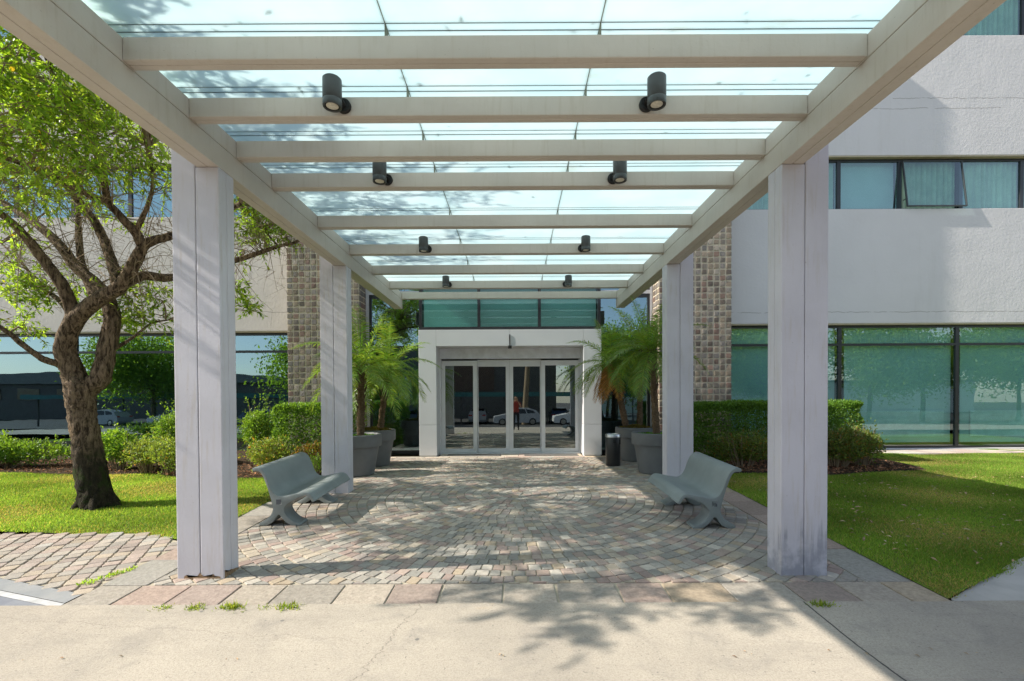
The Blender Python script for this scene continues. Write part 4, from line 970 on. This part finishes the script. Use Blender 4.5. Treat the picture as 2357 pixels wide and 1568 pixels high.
# root flare
base = px(222, 1170, YT)
for a in (0.1, 1.3, 2.7, 3.8, 5.2): m.tube([base + Vector((0, 0, .22)) + Vector((math.cos(a), math.sin(a), 0)) * .08, base + Vector((math.cos(a) * .22, math.sin(a) * .22, .05)), base + Vector((math.cos(a) * .34, math.sin(a) * .34, -.06))], [.08, .05, .015], 10, 0, .05, smoothpath=4)
m.build('trunk', 'bark', tr, smooth=60)
# clusters of twigs: everywhere the crown is in the photo, plus the part of it above the frame
CL = []
def in_crown():
    while True:
        p = Vector((RNG.uniform(-1, 1), RNG.uniform(-1, 1), RNG.uniform(-1, 1)))
        if .25 < p.length < 1: break
    return Vector((-6.2 + p.x * 3.4, 6.2 + p.y * 3.3, 5.3 + p.z * 2.0))
while len(CL) < 82:
    p = in_crown()
    if p.z < 3.75 + max(0, (p.x + 5.0)) * .15: continue
    if p.x > -3.05 and p.z < 4.25: continue
    if 3.2 < p.z < 4.1 and p.x < -6.5 and random.random() < .5: continue
    if p.y > 5.4 and p.z < 5.6 and random.random() < .7: continue
    CL.append((p, random.uniform(.28, .5)))
for x, y, dy, r in [(560, 480, .8, .3), (600, 505, .9, .35), (640, 520, 1, .3), (570, 540, .9, .3), (610, 560, 1, .28), (590, 470, .7, .3), (660, 545, .9, .2), (556, 690, .9, .22), (566, 715, .9, .2), (550, 660, .8, .2),
                    (300, 680, .4, .32), (340, 660, .5, .34), (375, 690, .5, .3), (330, 720, .4, .3), (300, 735, .3, .25), (370, 735, .5, .26), (255, 740, .5, .22), (290, 620, .4, .22),
                    (25, 600, .3, .4), (60, 640, .4, .35), (20, 670, .2, .35), (90, 660, .4, .25), (40, 560, .6, .3), (75, 700, .5, .28), (20, 740, 0, .3), (60, 760, .1, .22), (120, 700, .6, .22), (270, 260, -1.2, .38), (150, 150, -1.9, .35), (355, 400, -.5, .25), (30, 480, -.6, .3), (150, 420, -.7, .3), (180, 650, .8, .25), (205, 690, .7, .2),
                    (20, 120, -2.2, .35), (70, 180, -2.0, .35), (130, 230, -1.8, .4), (40, 260, -2.0, .45), (110, 300, -1.8, .45), (190, 290, -1.6, .4), (60, 350, -1.7, .4), (170, 350, -1.5, .4), (250, 320, -1.2, .4), (230, 380, -1.2, .35), (300, 350, -1.0, .35), (20, 420, -1.4, .4), (340, 350, -.6, .3), (30, 180, -1.2, .4), (90, 240, -.8, .4), (160, 250, -.4, .4), (20, 320, -.6, .4), (100, 420, -.5, .35)]:
    CL.append((px(x, y, YT + dy), r))
# sprays reaching over the glass roof and forward over the road
for i in range(18): CL.append((Vector((random.uniform(-4.2, -3.1), random.uniform(2.6, 8.5), random.uniform(4.35, 5.3))), random.uniform(.22, .4)))
for c, r in (((-2.75, 2.75, 4.22), .2), ((-2.8, 3.05, 4.25), .2), ((-2.9, 3.5, 4.35), .25), ((-5.4, 2.6, 4.3), .38), ((-4.8, 2.95, 4.0), .36), ((-5.9, 3.2, 4.4), .4), ((-5.1, 3.3, 4.6), .4), ((-4.3, 2.8, 4.4), .3)): CL.append((Vector(c), r))
tw = MB(); P = []; D = []; Nn = []
for c, r in CL:
    near = min(LIMB, key=lambda q: (q[0] - c).length + (0 if q[1] > .3 else 1.0) + (0 if q[0].z < c.z + .3 else .6)); a = near[0]; L = (c - a).length
    mid = a.lerp(c, .5) + Vector((random.uniform(-.1, .1), random.uniform(-.1, .1), .12 * L)); tw.tube([a, mid, c], [.011 + .007 * L, .009 + .003 * L, .006], 5, smoothpath=3)
    for i in range(int(10 + r * 22)):
        d = Vector(RNG.normal(size=3)); d.z = d.z * .6 + .1; d.normalize(); l = r * random.uniform(.75, 1.5); q = c + Vector(RNG.normal(0, r * .25, 3)); e = q + d * l + Vector((0, 0, -.25 * l * l)); mm = q.lerp(e, .5) + Vector((0, 0, .07 * l)); tw.tube([c.lerp(q, .7), mm, e], [.0045, .003, .0012], 3, cap=False)
        nl = int(9 + l * 17)
        for j in range(nl):
            t = .2 + .8 * (j + random.random()) / nl; p = q * (1 - t) ** 2 + mm * 2 * t * (1 - t) + e * t * t
            P.append(p); D.append(d * .7 + Vector(RNG.normal(0, .55, 3)) + Vector((0, 0, -.3))); Nn.append(Vector(RNG.normal(0, .6, 3)) + Vector((0, 0, 1)))
# bare pale twigs below the crown
for i in range(400):
    a = random.choice([q for q in LIMB if q[1] > .35 and q[0].z > 3.0 and q[0].y > 4.4])[0]; d = Vector((random.gauss(0, .8), random.gauss(0, .8), random.gauss(.1, .5))).normalized(); l = random.uniform(.35, .95)
    b1 = a + d * l * .5 + Vector((0, 0, random.uniform(-.02, .15))); b2 = a + d * l + Vector((0, 0, random.uniform(-.25, .1))); tw.tube([a, b1, b2], [.006, .004, .0015], 4, smoothpath=3)
    for k in range(3):
        t = random.uniform(.4, .95); p = a.lerp(b2, t); tw.tube([p, p + (d + Vector(RNG.normal(0, .6, 3))) * .14, p + (d + Vector(RNG.normal(0, .7, 3))) * .26], [.003, .002, .001], 3, cap=False)
tw.build('twigs', 'twig', tr)
n = len(P); P = np.array(P); ok = ~((P[:, 0] > -2.76) & (P[:, 2] < 4.03)); P, D, Nn = P[ok], np.array(D)[ok], np.array(Nn)[ok]; n = len(P)
tt = tints(n, .5, 1.45, .25); q = RNG.uniform(0, 1, n) < .008; tt[q] *= np.array([2.0, .95, .8])
big = 1 + .45 * np.clip((5.2 - P[:, 1]) / 1.5, 0, 1)
leaves('crown', P, D, Nn, RNG.uniform(.05, .105, n) * big, RNG.uniform(.017, .032, n) * big, tt, 'leaf', tr, .12)
print('leaves', n)

# ================================================================ what stands behind the viewer (seen in the glass)
def far_tree(label, x, y, h, r, seed, trunk=.16, n=17000, zb=-1.1):
    rg = np.random.default_rng(seed); t = thing('tree', label, 'tree', (x, y, zb), 'trees across the car park')
    m = MB(); m.tube([(0, 0, -.1), (.1, 0, h * .3), (-.05, .1, h * .62), (.1, 0, h * .9)], [trunk * 1.2, trunk, trunk * .7, trunk * .25], 10, 0, .06, smoothpath=4); cs = []
    for i in range(26):
        u = rg.normal(size=3); u /= np.linalg.norm(u); c = np.array([0, 0, h * .66]) + u * np.array([r, r, h * .3]) * rg.uniform(.35, .95); cs.append(c)
        m.tube([(0, 0, h * rg.uniform(.3, .6)), tuple(c * np.array([.5, .5, 1]) - np.array([0, 0, .3])), tuple(c)], [trunk * .4, trunk * .25, .015], 5)
    m.build('trunk', 'bark', t); cs = np.array(cs); k = rg.integers(0, len(cs), n); P = cs[k] + rg.normal(0, r * .22, (n, 3))
    leaves('crown', P, rg.normal(size=(n, 3)), rg.normal(size=(n, 3)) + np.array([0, 0, 1]), rg.uniform(.2, .38, n), rg.uniform(.1, .19, n), tints(n, .5, 1.2, .2), 'leaf', t)
for i, (x, y, h, r, lab) in enumerate([(9.5, -21, 8, 3.6, 'broad leafy tree across the car park behind the two white cars'), (15.5, -17, 9.5, 4.2, 'tallest leafy tree across the car park reflected in the right windows'), (23, -20, 8.5, 4.2, 'round leafy tree right of the tallest one across the car park'),
        (30, -16, 9, 4.4, 'leafy tree right of the round one across the car park'), (19, -30, 12, 5.5, 'back row tree behind the tallest leafy tree'), (48, -21, 10, 5, 'last leafy tree of the row, seen only in the rightmost panes'), (38, -20, 9, 4.6, 'leafy tree at the far right across the car park'), (28, -32, 12, 5.5, 'back row tree at the far right behind the others'), (11, -33, 11, 5, 'back row tree at the right end of the brown building'),
        (-17, -17, 8, 3.8, 'leafy tree across the car park reflected in the left windows'), (-33, -19, 9, 4.4, 'leafy tree at the far left across the car park'), (-11.5, -13, 7, 2.6, 'small leafy tree at the near left of the car park')]): far_tree(lab, x, y, h, r, 60 + i)
t = thing('dead_trunk', 'tall pale leaning trunk behind the silver hatchback, seen in the glass doors', 'tree', (.9, -18.6, -1.1)); m = MB(); m.tube([(0, 0, 0), (.1, 0, 3), (.45, 0, 8)], [.3, .24, .17], 12, 0, .05, smoothpath=4); m.build('trunk', 'twig', t, smooth=60)
t = thing('carport', 'long low carport with a teal fascia across the car park', 'carport', (0, -23, -1.1)); m = MB(); m.box(-46, 12, -3, 3, 2.75, 2.85); m.build('roof', 'farwall', t); m = MB(); m.box(-46, 12, 3.0, 3.06, 2.6, 3.0); m.build('fascia', 'teal', t)
for x in range(-45, 13, 4): m = MB(); m.box(x - .06, x + .06, 2.4, 2.52, 0, 2.75); m.build('post', 'farwall', t)
t = thing('far_building', 'dark brown low building behind the carport', 'building', (-4, -34, -1.2)); m = MB(); m.box(-16, 9, -6, 0, 0, 8.5); m.build('wall', 'farwall', t); m = MB(); m.box(-3.5, 1.5, 0, .15, 3.4, 8.3); m.build('cladding', 'darkbrown', t)
for x in (-9.2, -7.6, -6): m = MB(); m.box(x, x + 1, 0, .4, 4.2, 5); m.build('air_conditioner', 'partition', t)
m = MB(); m.box(-16.1, 9.1, -6.1, .1, 8.5, 8.7); m.build('roof', 'farwall', t)

def car(label, x, y, rz, paint, L=4.0):
    t = thing('parked_car', label, 'car', (x, y, max(-1.1, gz(y)) + .0), 'cars parked across the road', rz); H = 1.47; W = .84
    prof = [(-2.0, .32), (-1.98, .62), (-1.86, .78), (-1.2, .92), (-.98, .97), (-.35, 1.38), (.2, 1.47), (.9, 1.44), (1.55, 1.25), (1.8, .98), (1.97, .86), (2.0, .45), (1.9, .26), (-1.9, .22)]
    m = MB(); n = len(prof); secs = []
    for yy, k in ((-W, 0), (-W * .98, 1), (0, 2), (W * .98, 1), (W, 0)):
        for (a, z) in prof:
            tm = max(0, z - .9) / .6; w = yy * (1 - .26 * tm); secs.append((a * (L / 4) * (1 if k else .985), w, z + (.02 if k == 2 and z > .5 else 0)))
    fs = [(j * n + i, j * n + (i + 1) % n, (j + 1) * n + (i + 1) % n, (j + 1) * n + i) for j in range(4) for i in range(n)] + [tuple(range(n)), tuple(range(4 * n, 5 * n))[::-1]]
    m.add(secs, fs); m.build('body', paint, t, smooth=30)
    for sg in (-1, 1):
        def q(a, z): return (a * L / 4, sg * (W * (1 - .26 * max(0, z - .9) / .6) + .006), z)
        for pts in ([(-.92, .99), (-.36, 1.33), (.0, 1.385), (.0, .99)], [(.06, .99), (.06, 1.385), (.62, 1.37), (.78, .99)], [(.86, 1.0), (.72, 1.36), (1.3, 1.24), (1.5, 1.04)]):
            m = MB(); m.add([q(*p) for p in pts], [(0, 1, 2, 3)]); m.build('window', 'carglass', t)
        for a in (-1.25, 1.27):
            w = MB(); rot = Matrix.Translation((a * L / 4, sg * (W - .09), .31)) @ Matrix.Rotation(R(-90 * sg), 4, 'X'); w.lathe([(0, -.08), (.26, -.08), (.31, -.05), (.31, .08), (.27, .1), (0, .1)], n=28, mat=rot); wo = w.build('wheel', 'tyre', t, smooth=40)
            w = MB(); w.lathe([(0, .102), (.19, .103), (.2, .112), (.06, .118), (0, .118)], n=20, mat=rot); w.build('rim', 'steel', wo)
        m = MB(); m.box(-.86, -.72, sg * .88 - .06, sg * .88 + .06, .96, 1.07, .02); m.build('mirror', paint, t)
        m = MB(); m.box(1.86 * L / 4, 1.975 * L / 4, sg * .62 - .16, sg * .62 + .19, .74, .93, .03); m.build('tail_light', 'tail', t)
        m = MB(); m.box(-1.965 * L / 4, -1.8 * L / 4, sg * .6 - .16, sg * .6 + .2, .62, .77, .03); m.build('headlight', 'headlamp', t)
        m = MB(); m.box(.28, .46, sg * (W + .012) - .012, sg * (W + .012) + .012, .86, .89); m.build('door_handle', 'steel', t)
    m = MB(); m.add([(-.99 * L / 4, -.62, 1.0), (-.99 * L / 4, .62, 1.0), (-.40 * L / 4, .55, 1.385), (-.40 * L / 4, -.55, 1.385)], [(0, 1, 2, 3)]); m.v = [(a - .02, b_, c + .012) for a, b_, c in m.v]; m.build('windscreen', 'carglass', t)
    m = MB(); m.add([(1.0 * L / 4, -.56, 1.44), (1.0 * L / 4, .56, 1.44), (1.58 * L / 4, .6, 1.26), (1.58 * L / 4, -.6, 1.26)], [(0, 1, 2, 3)]); m.v = [(a + .015, b_, c + .015) for a, b_, c in m.v]; m.build('rear_window', 'carglass', t)
car('silver white hatchback parked across the road, mirrored in the centre glass doors', .2, -16.4, 0, 'cargrey'); car('white car parked across the road, mirrored in the right glass door', 5.3, -16.2, 0, 'carwhite', 4.3)
car('dark blue car parked across the road, left of the silver hatchback', -7.4, -16.8, R(180), 'carblue', 4.2); car('white car parked under the left end of the carport', -13.5, -22, R(90), 'carwhite'); car('silver car parked under the carport behind the hatchback', -3.5, -22.5, R(90), 'cargrey'); car('white car at the far left across the road, mirrored behind the tree trunk', -29, -16.4, 0, 'carwhite'); car('silver car at the far left end of the row across the road', -35.5, -16.6, 0, 'cargrey'); car('dark blue car left of the middle of the row across the road', -21.5, -16.6, R(180), 'carblue'); car('dark car parked under the right end of the carport', 4.2, -22.5, R(90), 'carblue')

t = thing('far_building', 'long low grey block with a curved roof left of the brown building', 'building', (-44, -36, -1.2)); m = MB(); m.box(-36, 22, -6, 0, 0, 4.6); m.build('wall', 'farwall', t)
m = MB(); vs = []
for i in range(25):
    x = -37 + 60 * i / 24; z = 4.7 + 1.5 * math.sin(math.pi * i / 24); vs += [(x, -6.3, 4.62), (x, -6.3, z), (x, .4, z), (x, .4, 4.62)]
m.add(vs, [(4 * i + a, 4 * i + b_, 4 * i + 4 + b_, 4 * i + 4 + a) for i in range(24) for a, b_ in ((0, 1), (1, 2), (2, 3), (3, 0))]); m.build('roof', 'interior', t)
for i in range(11): m = MB(); m.box(-34 + i * 5, -31.2 + i * 5, 0, .08, 2.6, 4.0); m.build('window', 'carglass', t)
t = thing('far_building', 'low pale block beyond the trees at the right of the car park', 'building', (28, -46, -1.2)); m = MB(); m.box(-19, 40, -6, 0, 0, 4.5); m.build('wall', 'partition', t); m = MB(); m.box(-19.2, 40.2, -6.2, .2, 4.5, 4.8); m.build('roof', 'farwall', t)
# the photographer, mirrored small in the door glass
pt = thing('person', 'photographer in a red shirt and dark trousers with raised arms, mirrored in the door glass', 'person', (.06, -.62, gz(-.62)))
def skin_mesh(name, nodes, edges, mats, parent, matfn=None, sub=2):
    me = bpy.data.meshes.new(name); me.from_pydata([p for p, _ in nodes], edges, []); o = bpy.data.objects.new(name, me); COL.objects.link(o)
    sk = o.modifiers.new('s', 'SKIN'); o.modifiers.new('d', 'SUBSURF').levels = sub; o.modifiers['d'].render_levels = sub
    for v, (_, r) in zip(me.skin_vertices[0].data, nodes): v.radius = (r, r) if not isinstance(r, tuple) else r
    me.skin_vertices[0].data[0].use_root = True
    dg = bpy.context.evaluated_depsgraph_get(); new = bpy.data.meshes.new_from_object(o.evaluated_get(dg)); o.modifiers.clear(); o.data = new; new.name = name
    for k in mats: new.materials.append(M[k])
    if matfn:
        for p in new.polygons: p.material_index = matfn(p.center)
    for p in new.polygons: p.use_smooth = True
    o.parent = parent; return o
B_ = [((0, 0, .92), (.155, .115)), ((0, 0, 1.1), (.145, .1)), ((0, .01, 1.3), (.17, .115)), ((0, .01, 1.42), (.13, .09)), ((0, .02, 1.50), .055), ((0, .035, 1.56), .06), ((0, .05, 1.66), (.078, .095)), ((0, .045, 1.735), (.07, .08))]
E_ = [(i, i + 1) for i in range(7)]
for s in (-1, 1):
    k = len(B_); B_ += [((s * .19, .01, 1.40), .062), ((s * .26, .08, 1.16), .046), ((s * .2, .26, 1.30), .038), ((s * .1, .34, 1.47), .028), ((s * .07, .36, 1.53), (.034, .018))]
    E_ += [(3, k), (k, k + 1), (k + 1, k + 2), (k + 2, k + 3), (k + 3, k + 4)]
    for f in range(4):
        j = len(B_); x = s * (.085 - .018 * f); B_ += [((x, .375, 1.57 + .006 * (f % 2)), .0095), ((x - s * .004, .40, 1.60 - .006 * f), .0085), ((x - s * .012, .425, 1.60 - .008 * f), .0075)]; E_ += [(k + 4, j), (j, j + 1), (j + 1, j + 2)]
    j = len(B_); B_ += [((s * .04, .36, 1.53), .011), ((s * .025, .385, 1.545), .009)]; E_ += [(k + 4, j), (j, j + 1)]
    k = len(B_); B_ += [((s * .095, 0, .86), .095), ((s * .11, .02, .48), .064), ((s * .11, -.01, .10), .042), ((s * .115, .05, .04), (.045, .035)), ((s * .125, .15, .03), (.042, .026))]; E_ += [(0, k)] + [(k + i, k + i + 1) for i in range(4)]
def mf(c):
    if c.z < .93: return 2 if c.z > .08 else 3
    if c.z < 1.47 and (abs(c.x) < .28 and c.y < .16): return 1
    if c.z > 1.69 or (c.z > 1.6 and c.y < .03): return 3
    return 0
skin_mesh('body', B_, E_, ['skin', 'shirt', 'trouser', 'hair'], pt, mf)
m = MB()
for s in (-1, 1): m.lathe([(0, -.012), (.009, -.008), (.012, 0), (.009, .008), (0, .012)], c=(s * .03, .132, 1.655), n=10)
m.build('eyes', 'lampdark', pt); m = MB(); m.tube([(0, .128, 1.66), (0, .15, 1.625), (0, .135, 1.612)], [.008, .014, .009], 8); 
for s in (-1, 1): m.tube([(s * .08, .045, 1.675), (s * .092, .035, 1.66), (s * .08, .045, 1.625)], [.008, .012, .006], 7)
m.build('nose_and_ears', 'skin', pt, smooth=True); m = MB(); m.tube([(-.024, .128, 1.592), (0, .136, 1.59), (.024, .128, 1.592)], [.004, .007, .004], 6); m.build('mouth', 'shirt', pt)

# ================================================================ camera, light, sky
cd = bpy.data.cameras.new('camera'); co = bpy.data.objects.new('camera', cd); COL.objects.link(co)
cd.sensor_width = 36; cd.sensor_fit = 'HORIZONTAL'; cd.lens = FPX / 2500 * 36; cd.clip_start = .05; cd.clip_end = 600
PITCH = -.8
co.location = (0, 0, CAMZ); co.matrix_world = Matrix.Translation((0, 0, CAMZ)) @ Euler((R(90 + PITCH), 0, 0)).to_matrix().to_4x4() @ Matrix.Rotation(R(-.3), 4, 'Z')
cd.shift_y = (135.5 + FPX * math.tan(R(-PITCH))) / 2500; cd.shift_x = -7 / 2500
S.camera = co
SUN = Vector((1, .12, -.745)).normalized(); EL = math.asin(-SUN.z)
sl = bpy.data.lights.new('sun', 'SUN'); sl.energy = 4.6; sl.angle = R(.53); sl.color = (1, .93, .82); so = bpy.data.objects.new('sun', sl); COL.objects.link(so)
so.rotation_euler = SUN.to_track_quat('-Z', 'Y').to_euler(); so.location = (-20, -3, 20)
w = bpy.data.worlds.new('World'); S.world = w; w.use_nodes = True; nt = w.node_tree
sk = nt.nodes.new('ShaderNodeTexSky'); sk.sky_type = 'NISHITA'; sk.sun_disc = False; sk.sun_elevation = EL; sk.sun_rotation = R(263.2); sk.air_density = 1.0; sk.dust_density = .6; sk.ozone_density = 1.2
bg = nt.nodes['Background']; hs = nt.nodes.new('ShaderNodeHueSaturation'); hs.inputs['Saturation'].default_value = .68; nt.links.new(sk.outputs[0], hs.inputs['Color']); nt.links.new(hs.outputs[0], bg.inputs[0]); bg.inputs[1].default_value = .122
vs = S.view_settings; S.display_settings.display_device = 'sRGB'; vs.view_transform = 'Standard'; vs.look = 'None'; vs.gamma = 1; vs.exposure = EXPOSURE
S.cycles.use_denoising = True; S.cycles.denoiser = 'OPENIMAGEDENOISE'; S.cycles.denoising_input_passes = 'RGB_ALBEDO_NORMAL'; S.cycles.denoising_prefilter = 'NONE'
S.cycles.max_bounces = 10; S.cycles.diffuse_bounces = 5; S.cycles.glossy_bounces = 4; S.cycles.transmission_bounces = 6; S.cycles.transparent_max_bounces = 12
S.cycles.caustics_reflective = False; S.cycles.caustics_refractive = False; S.cycles.sample_clamp_indirect = 6
